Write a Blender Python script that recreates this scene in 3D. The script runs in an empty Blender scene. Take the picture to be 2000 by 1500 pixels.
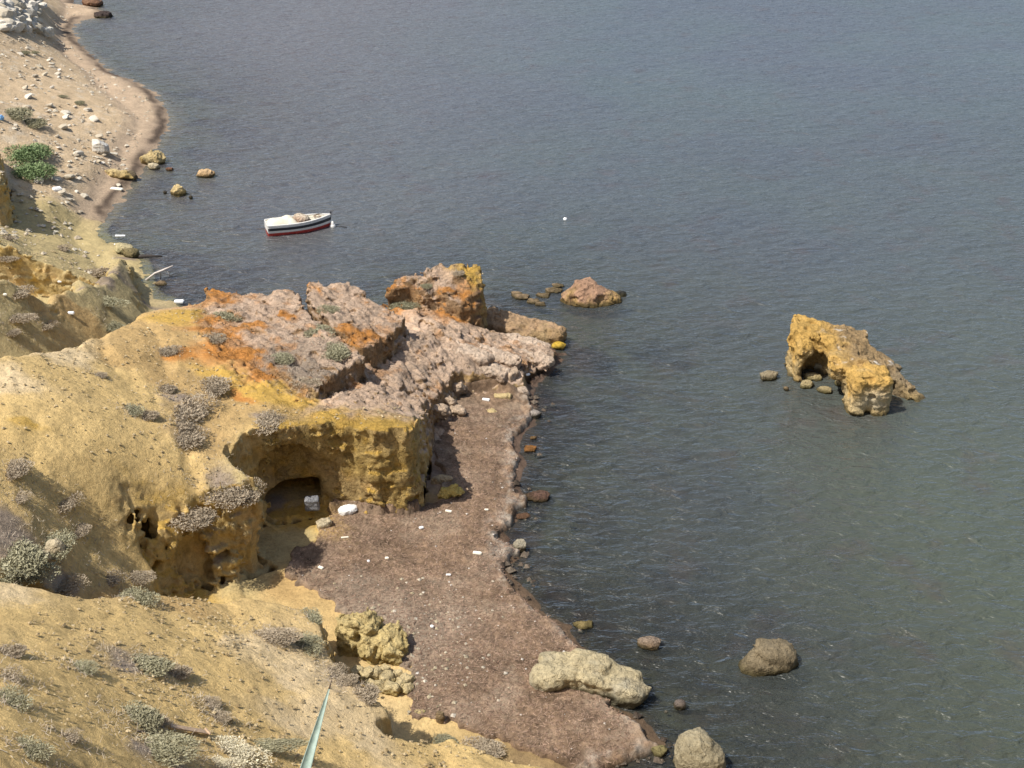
import bpy, math, random
import numpy as np
from mathutils import Vector, Matrix, Euler
random.seed(7)
C = bpy.context.scene
COL = C.collection
R = math.radians

# ------------------------------------------------------------------ camera, sky, sun, exposure
CAM_H, PITCH, HFOV = 30.0, R(28.0), R(45.0)
cam = bpy.data.objects.new('camera', bpy.data.cameras.new('camera'))
COL.objects.link(cam)
cam.location = (0, 0, CAM_H)
cam.rotation_euler = (math.pi/2 - PITCH, 0, 0)
cam.data.angle = HFOV
cam.data.clip_start = 0.2
cam.data.clip_end = 6000
C.camera = cam
SUN_EL = R(58.0)
SUN_DIR = Vector((-1.0, -0.46, 0)).normalized()*math.cos(SUN_EL) + Vector((0, 0, math.sin(SUN_EL)))  # towards the sun
world = bpy.data.worlds.new('World'); C.world = world; world.use_nodes = True
wn = world.node_tree.nodes; wl = world.node_tree.links
wn.clear()
sky = wn.new('ShaderNodeTexSky'); sky.sky_type = 'NISHITA'; sky.sun_disc = False
sky.sun_elevation = SUN_EL
sky.sun_rotation = math.atan2(SUN_DIR.x, SUN_DIR.y)
sky.dust_density = 2.2; sky.air_density = 1.0; sky.ozone_density = 1.0
bgn = wn.new('ShaderNodeBackground'); bgn.inputs[1].default_value = 0.105
wo = wn.new('ShaderNodeOutputWorld')
wl.new(sky.outputs[0], bgn.inputs[0]); wl.new(bgn.outputs[0], wo.inputs[0])
sl = bpy.data.lights.new('sun', 'SUN'); sl.energy = 4.4; sl.angle = R(0.55); sl.color = (1.0, 0.955, 0.88)
sun = bpy.data.objects.new('sun', sl); COL.objects.link(sun)
sun.rotation_euler = SUN_DIR.to_track_quat('Z', 'Y').to_euler()
sun.location = (-40, -10, 80)
C.view_settings.view_transform = 'Standard'
C.view_settings.look = 'None'
C.view_settings.exposure = 0.45
C.view_settings.gamma = 1.0
C.view_settings.use_curve_mapping = False
C.cycles.max_bounces = 6
C.cycles.transparent_max_bounces = 6
C.cycles.use_denoising = True

# ------------------------------------------------------------------ maths helpers
FPX = 1000.0/math.tan(HFOV/2)       # focal length in pixels of the 2000 px wide photograph
CP, SP = math.cos(PITCH), math.sin(PITCH)
def ray(u, v):
    t = (750.0 - v)/FPX
    return (u - 1000.0)/FPX, CP + t*SP, -SP + t*CP
def P(u, v, z=0.0):
    """the point of height z that stands at this place of the picture"""
    dx, dy, dz = ray(u, v)
    s = (z - CAM_H)/dz
    return (dx*s, dy*s)

_rs = np.random.RandomState(11)
LAT = _rs.rand(64, 64, 64).astype(np.float32)*2 - 1
def vnoise(x, y, z):
    xi = np.floor(x); yi = np.floor(y); zi = np.floor(z)
    fx = (x - xi).astype(np.float32); fy = (y - yi).astype(np.float32); fz = (z - zi).astype(np.float32)
    fx = fx*fx*(3 - 2*fx); fy = fy*fy*(3 - 2*fy); fz = fz*fz*(3 - 2*fz)
    xi = xi.astype(np.int32) & 63; yi = yi.astype(np.int32) & 63; zi = zi.astype(np.int32) & 63
    x1 = (xi + 1) & 63; y1 = (yi + 1) & 63; z1 = (zi + 1) & 63
    a = LAT[xi, yi, zi]; a = a + (LAT[x1, yi, zi] - a)*fx
    b = LAT[xi, y1, zi]; b = b + (LAT[x1, y1, zi] - b)*fx
    c = LAT[xi, yi, z1]; c = c + (LAT[x1, yi, z1] - c)*fx
    d = LAT[xi, y1, z1]; d = d + (LAT[x1, y1, z1] - d)*fx
    a = a + (b - a)*fy; c = c + (d - c)*fy
    return a + (c - a)*fz
def fbm(x, y, z, f=1.0, o=4, g=0.5, seed=0.0):
    r = 0; a = 1.0; n = 0
    for i in range(o):
        r = r + a*vnoise(x*f + seed + 17.3*i, y*f + seed*1.7 + 5.1*i, z*f + seed*.6 + 9.7*i)
        n += a; a *= g; f *= 2.03
    return r/n
def ridged(x, y, z, f=1.0, o=4, g=0.5, seed=0.0):
    r = 0; a = 1.0; n = 0
    for i in range(o):
        v = 1 - np.abs(vnoise(x*f + seed + 17.3*i, y*f + seed*1.7 + 5.1*i, z*f + seed*.6 + 9.7*i))*2
        r = r + a*v; n += a; a *= g; f *= 2.03
    return r/n
def sstep(a, b, x):
    t = np.clip((x - a)/(b - a), 0, 1)
    return t*t*(3 - 2*t)

class TPS:
    """smooth surface through points"""
    def __init__(s, pts, lam=0.02):
        p = np.array(pts, float); s.c = p[:, :2].mean(0); s.k = 10.0
        q = (p[:, :2] - s.c)/s.k; n = len(q)
        A = np.zeros((n + 3, n + 3)); A[:n, :n] = s.U(((q[:, None] - q[None])**2).sum(-1)) + np.eye(n)*lam
        A[:n, n] = 1; A[:n, n+1:] = q; A[n, :n] = 1; A[n+1:, :n] = q.T
        w = np.linalg.solve(A, np.concatenate([p[:, 2], [0, 0, 0]]))
        s.q, s.w = q, w
    def U(s, r2): return 0.5*r2*np.log(r2 + 1e-9)
    def __call__(s, x, y):
        X = (x - s.c[0])/s.k; Y = (y - s.c[1])/s.k
        r = s.w[-3] + s.w[-2]*X + s.w[-1]*Y
        for (a, b), w in zip(s.q, s.w): r = r + w*s.U((X - a)**2 + (Y - b)**2)
        return r
class Poly:
    """signed distance (positive inside) and a width carried along the outline"""
    def __init__(s, pts, w=None):
        s.p = np.array([q[:2] for q in pts], float)
        s.w = np.array([q[2] if len(q) > 2 else (w or 1.0) for q in pts], float)
    def __call__(s, x, y):
        x = np.asarray(x, np.float32); y = np.asarray(y, np.float32)
        best = np.full(x.shape, 1e9, np.float32); bw = np.ones(x.shape, np.float32); ins = np.zeros(x.shape, bool)
        n = len(s.p)
        for i in range(n):
            (ax, ay), (bx, by) = s.p[i], s.p[(i+1) % n]
            ex, ey = bx - ax, by - ay; L = ex*ex + ey*ey + 1e-9
            t = np.clip(((x - ax)*ex + (y - ay)*ey)/L, 0, 1)
            d = (x - ax - t*ex)**2 + (y - ay - t*ey)**2
            m = d < best
            best = np.where(m, d, best); bw = np.where(m, s.w[i] + (s.w[(i+1) % n] - s.w[i])*t, bw)
            if ay != by:
                c = ((ay > y) != (by > y)) & (x < ex*(y - ay)/(by - ay) + ax)
                ins ^= c
        d = np.sqrt(best)
        return np.where(ins, d, -d), bw
def Q(*pts):
    """outline given as (u, v, z, width)"""
    return [(*P(u, v, z), w) if w is not None else (u, v, z) for (u, v, z, w) in pts]
def W(x, y, w=1.0): return (x, y, w)
def T3(pts): return [(*P(u, v, z), z) for (u, v, z) in pts]

# ------------------------------------------------------------------ the lie of the land
shore_px = [(-300, -60), (100, -60), (150, -10), (138, 8), (180, 14), (207, 28), (190, 33), (150, 40), (134, 58), (150, 88), (178, 113), (208, 140),
    (255, 160), (290, 180), (314, 205), (323, 235), (310, 268), (288, 300), (272, 340), (250, 360), (228, 385), (205, 420), (183, 452), (188, 470),
    (236, 490), (262, 508), (270, 540), (284, 568), (300, 586), (330, 592)]
shore_back = [(-16.5, 60.2), (-10, 61.2), (-8.3, 62.3), (-5.5, 65.2), (-2.0, 65.0), (-1.55, 62.0)]
shore_px2 = [(950, 640), (1010, 650), (1070, 672), (1092, 692), (1070, 712), (1040, 735), (1024, 755), (1030, 775), (1046, 800), (1030, 828), (1008, 850),
    (1004, 875), (1016, 892), (1012, 915), (1008, 950), (1006, 985), (1002, 1015), (976, 1035), (974, 1060), (990, 1085), (980, 1110), (1000, 1148),
    (1050, 1190), (1100, 1232), (1135, 1268), (1185, 1300), (1215, 1350), (1190, 1378), (1240, 1405), (1262, 1432), (1298, 1455), (1235, 1478), (1195, 1494), (1150, 1520)]
shore = Poly([P(*p) for p in shore_px] + shore_back + [P(*p) for p in shore_px2] + [(9, 24), (16, 10), (16, -30), (-300, -30), (-300, 300), P(-300, -60)])

L1 = TPS(T3([(0, 690, 9), (100, 655, 7.6), (200, 615, 5.6), (300, 604, 4.0), (345, 602, 3.0),
    (0, 800, 8.8), (0, 900, 8.5), (0, 1000, 8.2), (0, 1090, 7.8), (100, 800, 8.2), (200, 750, 7.2), (200, 900, 7), (130, 1050, 6.6), (200, 1060, 5.4),
    (235, 1085, 4.4), (235, 980, 5.9), (330, 950, 5.4), (420, 940, 5.0), (510, 925, 5.1), (460, 872, 5.3), (400, 1005, 4.3), (330, 1010, 4.5), (450, 978, 4.5), (400, 1080, 2.9), (330, 1085, 3.1), (350, 850, 6), (350, 720, 5.9), (400, 640, 5.2),
    (395, 600, 4.6), (500, 700, 5.1), (450, 760, 5.3), (560, 820, 5.1), (640, 822, 5.0), (700, 832, 4.9), (800, 835, 4.7), (640, 795, 4.2), (560, 765, 4.8),
    (720, 727, 3.5), (740, 690, 3.1), (810, 645, 2.5), (880, 618, 2.2), (760, 780, 3.8), (800, 800, 3.3), (830, 795, 2.3), (850, 790, 1.7), (890, 745, 1.5), (950, 700, 1.4), (960, 742, 1.1),
    (1030, 745, .6), (1085, 693, .4), (950, 642, 1.0), (850, 700, 2.3), (130, 1100, 6.3), (215, 1100, 4.6)]) + [(-12.4, 35.3, 3.3), (-14.4, 35.2, 5.3), (-13.4, 34.2, 4.4), (-16, 28, 7.0), (-12, 31, 3.8), (-24, 28, 9.0), (-24, 46, 7.0), (-26, 53, 5.0), (-21, 58, 3.2), (-30, 40, 9.5), (-8, 58, 3.0), (-2, 62, 1.5)])
L1p = Poly(Q((345, 600, 3, 1), (393, 563, 4.6, .6), (588, 556, 4.6, .6), (700, 556, 4.3, .6), (760, 527, 4.3, .5), (850, 502, 4.4, .4), (935, 508, 4.1, .4),
    (935, 575, 3.4, .4), (890, 612, 2.3, .4), (950, 640, 1.0, .4), (1010, 655, .8, .4), (1086, 690, .4, .3), (1075, 715, .35, .3), (1035, 742, .45, .4), (1030, 762, .5, .4),
    (1000, 765, .6, .5), (960, 746, 1.1, .4), (905, 740, 1.4, .4), (888, 750, 1.5, .35), (872, 775, 1.5, .3), (852, 797, 1.6, .3), (838, 815, 2.6, .25), (828, 826, 4.0, .25), (822, 838, 4.7, .2),
    (790, 841, 4.8, .2), (700, 838, 4.9, .2), (640, 832, 5, .2), (560, 840, 5.1, .25), (500, 854, 5.2, .3), (460, 878, 5.3, .3), (482, 902, 5.3, .3), (516, 926, 5.1, .3), (492, 948, 4.8, .3), (468, 968, 4.6, .35), (448, 992, 4.3, .45), (428, 1060, 2.9, .8), (415, 1128, 1.9, 1.0), (340, 1140, 2.3, 1.0)) + [W(-11.9, 35.6, .8), W(-11.4, 33.5, 1), W(-11.6, 30, 1.5), W(-40, 22, 3), W(-60, 45, 3)] +
    Q((-200, 690, 9.5, 3), (0, 655, 8, 3), (100, 632, 6.5, 3), (200, 598, 5, 2.5), (300, 592, 3.6, 1.5)))
LA = TPS(T3([(393, 563, 4.6), (440, 566, 4.7), (520, 566, 4.75), (588, 570, 4.7), (640, 640, 4.8), (690, 672, 4.8), (712, 703, 4.8), (665, 735, 5.0), (615, 768, 5.0), (560, 745, 5.1), (500, 700, 5.25), (430, 640, 5.2), (395, 600, 4.7)]))
LAp = Poly(Q((393, 563, 4.6, .4), (440, 566, 4.7, .4), (520, 566, 4.7, .4), (588, 570, 4.7, .3), (600, 600, 4.7, .3), (640, 640, 4.8, .3), (690, 672, 4.8, .3), (714, 703, 4.8, .25),
    (700, 712, 4.9, .25), (670, 733, 5.0, .2), (640, 745, 5.0, .2), (618, 770, 5.0, .2), (560, 750, 5.1, .4), (500, 725, 5.1, .5), (440, 700, 5.2, .6), (400, 660, 5.2, .6), (385, 600, 4.6, .5)))
LB = TPS(T3([(588, 550, 4.9), (600, 545, 4.9), (700, 558, 4.4), (712, 570, 4.3), (735, 590, 4.0), (795, 622, 3.6), (740, 675, 4.3), (700, 685, 4.6), (640, 640, 4.9), (595, 600, 4.9)]))
LBp = Poly(Q((588, 552, 4.9, .3), (604, 545, 4.9, .3), (660, 552, 4.6, .3), (715, 560, 4.4, .3), (722, 578, 4.3, .3), (745, 596, 4.0, .3), (790, 616, 3.7, .25), (800, 632, 3.6, .2), (770, 655, 4.0, .2),
    (740, 677, 4.3, .2), (715, 688, 4.5, .25), (690, 680, 4.6, .3), (640, 640, 4.9, .3), (595, 600, 4.9, .3)))
LH = TPS(T3([(728, 545, 4.1), (760, 525, 4.3), (840, 505, 4.5), (940, 505, 4.3), (950, 540, 3.8), (915, 590, 2.9), (850, 608, 2.5), (780, 600, 2.6), (735, 575, 3.3), (850, 545, 3.9), (800, 535, 4.2)]))
LHp = Poly(Q((728, 545, 4.1, .4), (755, 528, 4.3, .4), (780, 525, 4.3, .4), (828, 522, 4.3, .3), (840, 506, 4.6, .3), (900, 500, 4.6, .3), (944, 507, 4.3, .3), (950, 530, 4.1, .2), (945, 560, 3.6, .3), (925, 592, 3.0, .4), (900, 606, 2.7, .6),
    (850, 614, 2.4, .8), (790, 608, 2.5, .8), (738, 592, 3.1, .7)))
L3 = TPS(T3([(0, 640, 5.6), (0, 560, 6.8), (0, 475, 8.2), (80, 455, 7.0), (140, 452, 5.5), (180, 470, 3.2), (230, 495, 1.8), (262, 515, .9), (280, 560, .8), (290, 590, .6), (200, 560, 3.0),
    (150, 500, 4.6), (100, 600, 4.6), (200, 600, 3.2), (250, 595, 1.8), (40, 500, 7.2), (100, 530, 5.2)]) + [(-34, 58, 9)])
L3p = Poly(Q((-260, 480, 9.5, 2), (0, 466, 8.2, 2), (80, 448, 7, 2), (145, 446, 5.5, 2), (188, 467, 3, 1.5), (238, 492, 1.6, 1.2), (268, 515, .7, 1), (287, 560, .6, 1), (300, 590, .5, 1),
    (300, 640, 4, 1), (100, 690, 7, 1), (-260, 760, 9, 1)))
L2 = TPS(T3([(0, 440, 2.3), (0, 400, 2.5), (0, 300, 3.0), (0, 200, 3.6), (0, 100, 4.4), (0, 0, 6), (60, 60, 2.8), (100, 100, 1.7), (100, 200, 2.6), (100, 300, 2.4), (100, 400, 1.8), (200, 200, 1.2),
    (200, 300, .9), (170, 400, .8), (150, 440, .7), (280, 250, .3), (250, 330, .3), (130, 70, .5), (110, 30, 1.2), (60, 20, 3.2), (150, 130, .8), (-100, 200, 6), (-100, 420, 5)]))
L6p = Poly(Q((-260, 240, 5.2, 1), (-20, 258, 5.2, .8), (4, 282, 5.2, .5), (15, 318, 5.2, .5), (21, 350, 5.2, .5), (-10, 362, 5.2, .6), (-260, 362, 5.2, 1)))
L4 = TPS(T3([(0, 1150, 8), (100, 1112, 6.8), (200, 1095, 5.5), (300, 1125, 4.5), (400, 1132, 3.6), (480, 1142, 3.0), (560, 1170, 2.6), (612, 1185, 2.6), (640, 1215, 2.7), (650, 1270, 3),
    (720, 1340, 3.2), (782, 1400, 3.0), (770, 1440, 2.6), (830, 1432, 2.2), (900, 1447, 1.9), (1000, 1472, 1.5), (1100, 1496, 1.0), (600, 1300, 3.8), (600, 1450, 4.6), (450, 1200, 3.9),
    (300, 1200, 5.4), (300, 1300, 6.6), (300, 1400, 7.5), (300, 1500, 8.4), (0, 1300, 10), (0, 1500, 12), (500, 1400, 5.3), (800, 1500, 3.3), (1000, 1500, 2.0), (500, 1270, 4.6)]) +
    [(-10.5, 37.5, 2.6), (-6, 18, 7.5), (0, 18, 6), (6, 20, 2.5), (11, 20, .6), (-16, 14, 14), (-20, 27, 9)])
L4p = Poly([W(-45, 30, 2), W(-24, 30, 2)] + Q((100, 1104, 6.8, 2), (200, 1087, 5.5, 2), (300, 1113, 4.4, 2), (400, 1122, 3.5, 2), (480, 1132, 2.9, 1.6), (560, 1160, 2.5, 1.2), (612, 1176, 2.6, .6),
    (640, 1200, 2.7, .35), (652, 1235, 2.8, .3), (655, 1270, 3, .3), (690, 1303, 3.1, .3), (722, 1336, 3.2, .3), (765, 1362, 3.1, .3), (786, 1398, 3.0, .3), (768, 1432, 2.7, .35), (800, 1440, 2.3, .5),
    (850, 1428, 2.1, .5), (900, 1440, 1.9, .5), (1000, 1468, 1.5, .7), (1100, 1490, 1.0, .8), (1150, 1508, .6, .8)) + [W(8, 25, 2), W(14, 12, 2), W(14, -20, 2), W(-45, -20, 2)])

def layer(tps, poly, x, y, L0, nz):
    d, w = poly(x, y)
    U = tps(x, y) if callable(tps) else tps
    return np.where(d > -0.6, L0 + (U - L0)*sstep(0, 1, (d + nz)/w), L0)
def land(x, y, detail=True):
    x = np.asarray(x, float); y = np.asarray(y, float); zz = np.zeros_like(x)
    d, _ = shore(x, y)
    d = d + fbm(x, y, zz, .8, 3, seed=3)*.35*(sstep(-3, 0, d))
    L0 = np.where(d > 0, .10 + .14*np.minimum(d, 1.0) + .075*np.minimum(d, 14.), np.maximum(.10*np.exp(np.minimum(d, 0)*3) - .16*(-d)**.9, -2.6 + fbm(x, y, zz, .12, 3)*.5))
    nz = fbm(x, y, zz, .9, 4, .55, seed=8)*.42
    h = np.maximum(L0, layer(L1, L1p, x, y, L0, nz))
    h = np.maximum(h, layer(LA, LAp, x, y, L0, nz*.6))
    h = np.maximum(h, layer(LB, LBp, x, y, L0, nz*.5))
    h = np.maximum(h, layer(LH, LHp, x, y, L0, nz*.6))
    h = np.maximum(h, layer(L3, L3p, x, y, L0, nz))
    h = np.maximum(h, layer(L4, L4p, x, y, L0, nz*.8))
    far = (y > 66) & (d > -1) & (x < -20)
    if far.any():
        h = np.where(far, np.maximum(h, L2(x, y)*sstep(0, 3, d) + L0*.3), h)
        h = np.maximum(h, layer(np.full_like(x, 5.2), L6p, x, y, L0, nz))
    h = np.maximum(h, np.where(y < 30, 28.8 - 1.03*y, -9))
    return h, d

def hit(u, v, extra=0.0):
    """where the line of sight through this place of the picture meets the land or the sea"""
    dx, dy, dz = ray(u, v)
    if dz >= 0: return None
    a, b = 12.0, min(260.0, -CAM_H/dz + 2)
    for n in (260, 30):
        s = np.linspace(a, b, n)
        h, _ = land(dx*s, dy*s)
        h = np.maximum(h, 0.0) + extra
        z = CAM_H + dz*s
        k = max(int(np.argmax(z < h)), 1); a, b = s[k-1], s[k]
    p_, q_ = z[k-1] - h[k-1], z[k] - h[k]
    t = a + (b - a)*p_/(p_ - q_ + 1e-9)
    return Vector((dx*t, dy*t, CAM_H + dz*t))
def hits(pts):
    out = []
    for u, v in pts: out.append(hit(u, v))
    return out

# ------------------------------------------------------------------ surface nets
def nets(F, off):
    """F: node values (negative inside); off: global index of node 0.  Returns cell keys, vertex positions (in nodes), quads of keys.
    Grid edges whose base node is in [1:-1) are meshed, so neighbouring blocks with one node of overlap join without seams."""
    nx, ny, nz = F.shape
    S = F < 0
    cs = [(a, b, c) for a in (0, 1) for b in (0, 1) for c in (0, 1)]
    cnt = sum(S[a:nx-1+a, b:ny-1+b, c:nz-1+c].astype(np.int8) for a, b, c in cs)
    I, J, K = np.nonzero((cnt > 0) & (cnt < 8))
    V = {q: F[I+q[0], J+q[1], K+q[2]] for q in cs}
    acc = np.zeros((len(I), 3), np.float32); n = np.zeros(len(I), np.float32)
    for q in cs:
        for ax in range(3):
            if q[ax]: continue
            q2 = list(q); q2[ax] = 1; q2 = tuple(q2)
            a, b = V[q], V[q2]; m = (a < 0) != (b < 0)
            t = np.where(m, a/np.where(m, a - b, 1), 0)
            for k in range(3): acc[:, k] += np.where(m, q[k] + (t if k == ax else 0), 0)
            n += m
    vert = np.stack([I, J, K], 1) + acc/n[:, None] + np.array(off)
    def key(i, j, k): return ((i + off[0] + 4096).astype(np.int64) << 42) | ((j + off[1] + 4096).astype(np.int64) << 21) | (k + off[2] + 4096).astype(np.int64)
    keys = key(I, J, K)
    quads = []
    for ax in range(3):
        sl0 = [slice(1, -1)]*3; sl1 = list(sl0); sl1[ax] = slice(2, None)
        a = S[tuple(sl0)]; b = S[tuple(sl1)]
        i, j, k = np.nonzero(a != b); up = a[i, j, k]
        i = i + 1; j = j + 1; k = k + 1
        o = [(0, 0, 0)]*4
        d1, d2 = [(1, 2), (2, 0), (0, 1)][ax]
        e1 = [0, 0, 0]; e1[d1] = 1; e2 = [0, 0, 0]; e2[d2] = 1
        c0 = key(i, j, k); c1 = key(i - e1[0], j - e1[1], k - e1[2])
        c2 = key(i - e1[0] - e2[0], j - e1[1] - e2[1], k - e1[2] - e2[2]); c3 = key(i - e2[0], j - e2[1], k - e2[2])
        q = np.stack([c0, c1, c2, c3], 1)
        q[~up] = q[~up][:, ::-1]
        quads.append(q)
    return keys, vert, np.concatenate(quads)
def nets_join(blocks):
    K = np.concatenate([b[0] for b in blocks]); V = np.concatenate([b[1] for b in blocks]); Qd = np.concatenate([b[2] for b in blocks])
    u, first = np.unique(K, return_index=True)
    idx = np.searchsorted(u, Qd); idx = np.clip(idx, 0, len(u) - 1)
    ok = (u[idx] == Qd).all(1)
    return V[first], idx[ok]

def mesh_np(name, V, F, cols=None, smooth=True, extra=None):
    me = bpy.data.meshes.new(name)
    V = np.ascontiguousarray(V, np.float32); F = np.ascontiguousarray(F, np.int32); n = F.shape[1]
    me.vertices.add(len(V)); me.vertices.foreach_set('co', V.ravel())
    me.loops.add(F.size); me.loops.foreach_set('vertex_index', F.ravel())
    me.polygons.add(len(F)); me.polygons.foreach_set('loop_start', np.arange(0, F.size, n, dtype=np.int32))
    me.polygons.foreach_set('loop_total', np.full(len(F), n, np.int32))
    me.polygons.foreach_set('use_smooth', np.full(len(F), smooth))
    me.update(calc_edges=True)
    if cols is not None:
        a = me.color_attributes.new('Col', 'FLOAT_COLOR', 'POINT')
        c = np.ones((len(V), 4), np.float32); c[:, :3] = cols; a.data.foreach_set('color', c.ravel())
    for k, v in (extra or {}).items():
        a = me.attributes.new(k, 'FLOAT', 'POINT'); a.data.foreach_set('value', np.asarray(v, np.float32))
    return me
def link(name, me, mat=None, parent=None, loc=None):
    o = bpy.data.objects.new(name, me); COL.objects.link(o)
    if mat is not None and not me.materials: me.materials.append(mat)
    if parent is not None: o.parent = parent
    if loc is not None: o.location = loc
    return o
def tag(o, label=None, cat=None, group=None, kind=None):
    if label: o['label'] = label
    if cat: o['category'] = cat
    if group: o['group'] = group
    if kind: o['kind'] = kind
    return o
def compact(V, F, *attrs):
    used = np.unique(F); m = np.zeros(len(V), np.int64); m[used] = np.arange(len(used))
    return (V[used], m[F]) + tuple(a[used] for a in attrs)

# ------------------------------------------------------------------ materials
class NT:
    def __init__(s, name):
        s.m = bpy.data.materials.new(name); s.m.use_nodes = True
        s.t = s.m.node_tree; s.t.nodes.clear()
        s.out = s.n('ShaderNodeOutputMaterial')
    def n(s, typ, **k):
        nd = s.t.nodes.new(typ)
        for a, b in k.items():
            if a.startswith('_'): setattr(nd, a[1:], b)
        return nd
    def l(s, a, b): s.t.links.new(a, b)
    def noise(s, scale, detail=4, rough=.6, vec=None, dist=0.0):
        nd = s.n('ShaderNodeTexNoise'); nd.inputs['Scale'].default_value = scale; nd.inputs['Detail'].default_value = detail
        nd.inputs['Roughness'].default_value = rough; nd.inputs['Distortion'].default_value = dist
        if vec is not None: s.l(vec, nd.inputs['Vector'])
        return nd.outputs['Fac']
    def ramp(s, fac, stops, interp='LINEAR'):
        r = s.n('ShaderNodeValToRGB'); r.color_ramp.interpolation = interp
        while len(r.color_ramp.elements) < len(stops): r.color_ramp.elements.new(.5)
        for e, (p, c) in zip(r.color_ramp.elements, stops):
            e.position = p; e.color = (*c, 1) if not isinstance(c, (int, float)) else (c, c, c, 1)
        s.l(fac, r.inputs[0]); return r.outputs[0]
    def mix(s, fac, a, b, mode='MIX'):
        m = s.n('ShaderNodeMix'); m.data_type = 'RGBA'; m.blend_type = mode
        for sock, v in ((m.inputs[0], fac), (m.inputs[6], a), (m.inputs[7], b)):
            if isinstance(v, bpy.types.NodeSocket): s.l(v, sock)
            elif isinstance(v, (int, float)): sock.default_value = v if sock.type == 'VALUE' else (v, v, v, 1)
            else: sock.default_value = (*v, 1)
        return m.outputs[2]
    def math(s, op, a, b=0.0):
        m = s.n('ShaderNodeMath'); m.operation = op
        for sock, v in ((m.inputs[0], a), (m.inputs[1], b)):
            if isinstance(v, bpy.types.NodeSocket): s.l(v, sock)
            else: sock.default_value = v
        return m.outputs[0]
    def bump(s, h, dist, strength=1.0, normal=None):
        b = s.n('ShaderNodeBump'); b.inputs['Distance'].default_value = dist; b.inputs['Strength'].default_value = strength
        s.l(h, b.inputs['Height'])
        if normal is not None: s.l(normal, b.inputs['Normal'])
        return b.outputs[0]
    def bsdf(s, col, rough=.9, normal=None, spec=.25):
        b = s.n('ShaderNodeBsdfPrincipled')
        if isinstance(col, bpy.types.NodeSocket): s.l(col, b.inputs['Base Color'])
        else: b.inputs['Base Color'].default_value = (*col, 1)
        if isinstance(rough, bpy.types.NodeSocket): s.l(rough, b.inputs['Roughness'])
        else: b.inputs['Roughness'].default_value = rough
        b.inputs['Specular IOR Level'].default_value = spec
        if normal is not None: s.l(normal, b.inputs['Normal'])
        s.l(b.outputs[0], s.out.inputs[0]); return b
def simple(name, col, rough=.7, var=.15, scale=12, spec=.3, bump=0.0):
    k = NT(name); g = k.n('ShaderNodeTexCoord').outputs['Object']
    f = k.noise(scale, 5, .6, g)
    c = k.ramp(f, [(.25, tuple(x*(1 - var) for x in col)), (.75, tuple(min(1, x*(1 + var)) for x in col))])
    k.bsdf(c, rough, k.bump(f, bump) if bump else None, spec)
    return k.m
def earth_mat(name, gain=1.0, grain=1.0, b1=.05, b2=.02, crack=0.0):
    """colour comes from the Col attribute (kinds of earth and rock); noise adds grain, pits and relief"""
    k = NT(name); at = k.n('ShaderNodeAttribute'); at.attribute_name = 'Col'
    g = k.n('ShaderNodeNewGeometry').outputs['Position']
    f1 = k.noise(1.1, 6, .65, g); f2 = k.noise(7.0, 5, .65, g, .3); f3 = k.noise(28, 4, .7, g)
    c = k.mix(1.0, at.outputs['Color'], k.ramp(f1, [(.3, .80*gain), (.7, 1.16*gain)]), 'MULTIPLY')
    c = k.mix(grain, c, k.ramp(f2, [(.28, .62), (.5, 1.0), (.75, 1.22)]), 'MULTIPLY')
    c = k.mix(.8*grain, c, k.ramp(f3, [(.25, .6), (.5, 1.0), (.8, 1.3)]), 'MULTIPLY')
    n = k.bump(f2, b1, 1.0); n = k.bump(f3, b2, 1.0, n)
    if crack:
        w = k.n('ShaderNodeVectorMath'); w.operation = 'ADD'; nz = k.n('ShaderNodeTexNoise'); nz.inputs['Scale'].default_value = 2.5; nz.inputs['Detail'].default_value = 3
        k.l(g, nz.inputs['Vector']); k.l(g, w.inputs[0]); k.l(nz.outputs['Color'], w.inputs[1])
        vo = k.n('ShaderNodeTexVoronoi'); vo.feature = 'DISTANCE_TO_EDGE'; vo.inputs['Scale'].default_value = 2.6; k.l(w.outputs[0], vo.inputs['Vector'])
        cr = k.ramp(vo.outputs['Distance'], [(0, 0.0), (.07, 1.0)]); vo.inputs['Scale'].default_value = 1.7
        n = k.bump(cr, crack, 1.0, n); c = k.mix(.18, c, k.ramp(vo.outputs['Distance'], [(0, .45), (.05, 1.0)]), 'MULTIPLY')
    k.bsdf(c, .95, n, .12)
    return k.m
M_EARTH = earth_mat('earth_and_rock', .99, .7, .06, .025)
M_CLIFF = earth_mat('bare_rock', 1.0, 1.0, .12, .05, .03)
M_FAR = earth_mat('far_beach_earth', 1.0, .9, .10, .04)

# palette (real-world colours)
SAND = np.array((.58, .410, .175)); PALE = np.array((.62, .475, .275)); OCHRE = np.array((.47, .315, .135)); YELL = np.array((.49, .31, .075))
ORANGE = np.array((.46, .205, .055)); PINK = np.array((.50, .365, .26)); GREY = np.array((.30, .235, .175)); OLIVE = np.array((.40, .315, .155)); BROWN = np.array((.23, .14, .085))
KINDS = []
def spot(kind, rad, *pts):
    for p in pts:
        q = hit(*p[:2]); KINDS.append((q.x, q.y, np.array(kind), (p[2] if len(p) > 2 else 1.0)*rad))
spot(SAND, 2.2, (50, 800), (150, 900), (250, 860), (100, 1000), (190, 1040), (330, 900), (60, 1200), (300, 1230), (200, 1350), (420, 1320), (550, 1350), (650, 1460), (150, 1420), (900, 1480), (500, 1440), (80, 720, .8), (380, 1400), (250, 760), (440, 1230))
spot(PALE, 1.6, (560, 1370), (600, 1420), (480, 1250), (20, 740), (570, 1310), (20, 1170), (640, 1380), (120, 690), (700, 1450))
spot(OCHRE, 1.4, (330, 740), (300, 650), (250, 700), (400, 860), (420, 800), (560, 1130), (350, 1180), (230, 1160), (60, 590, .5), (150, 600, .6))
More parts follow.
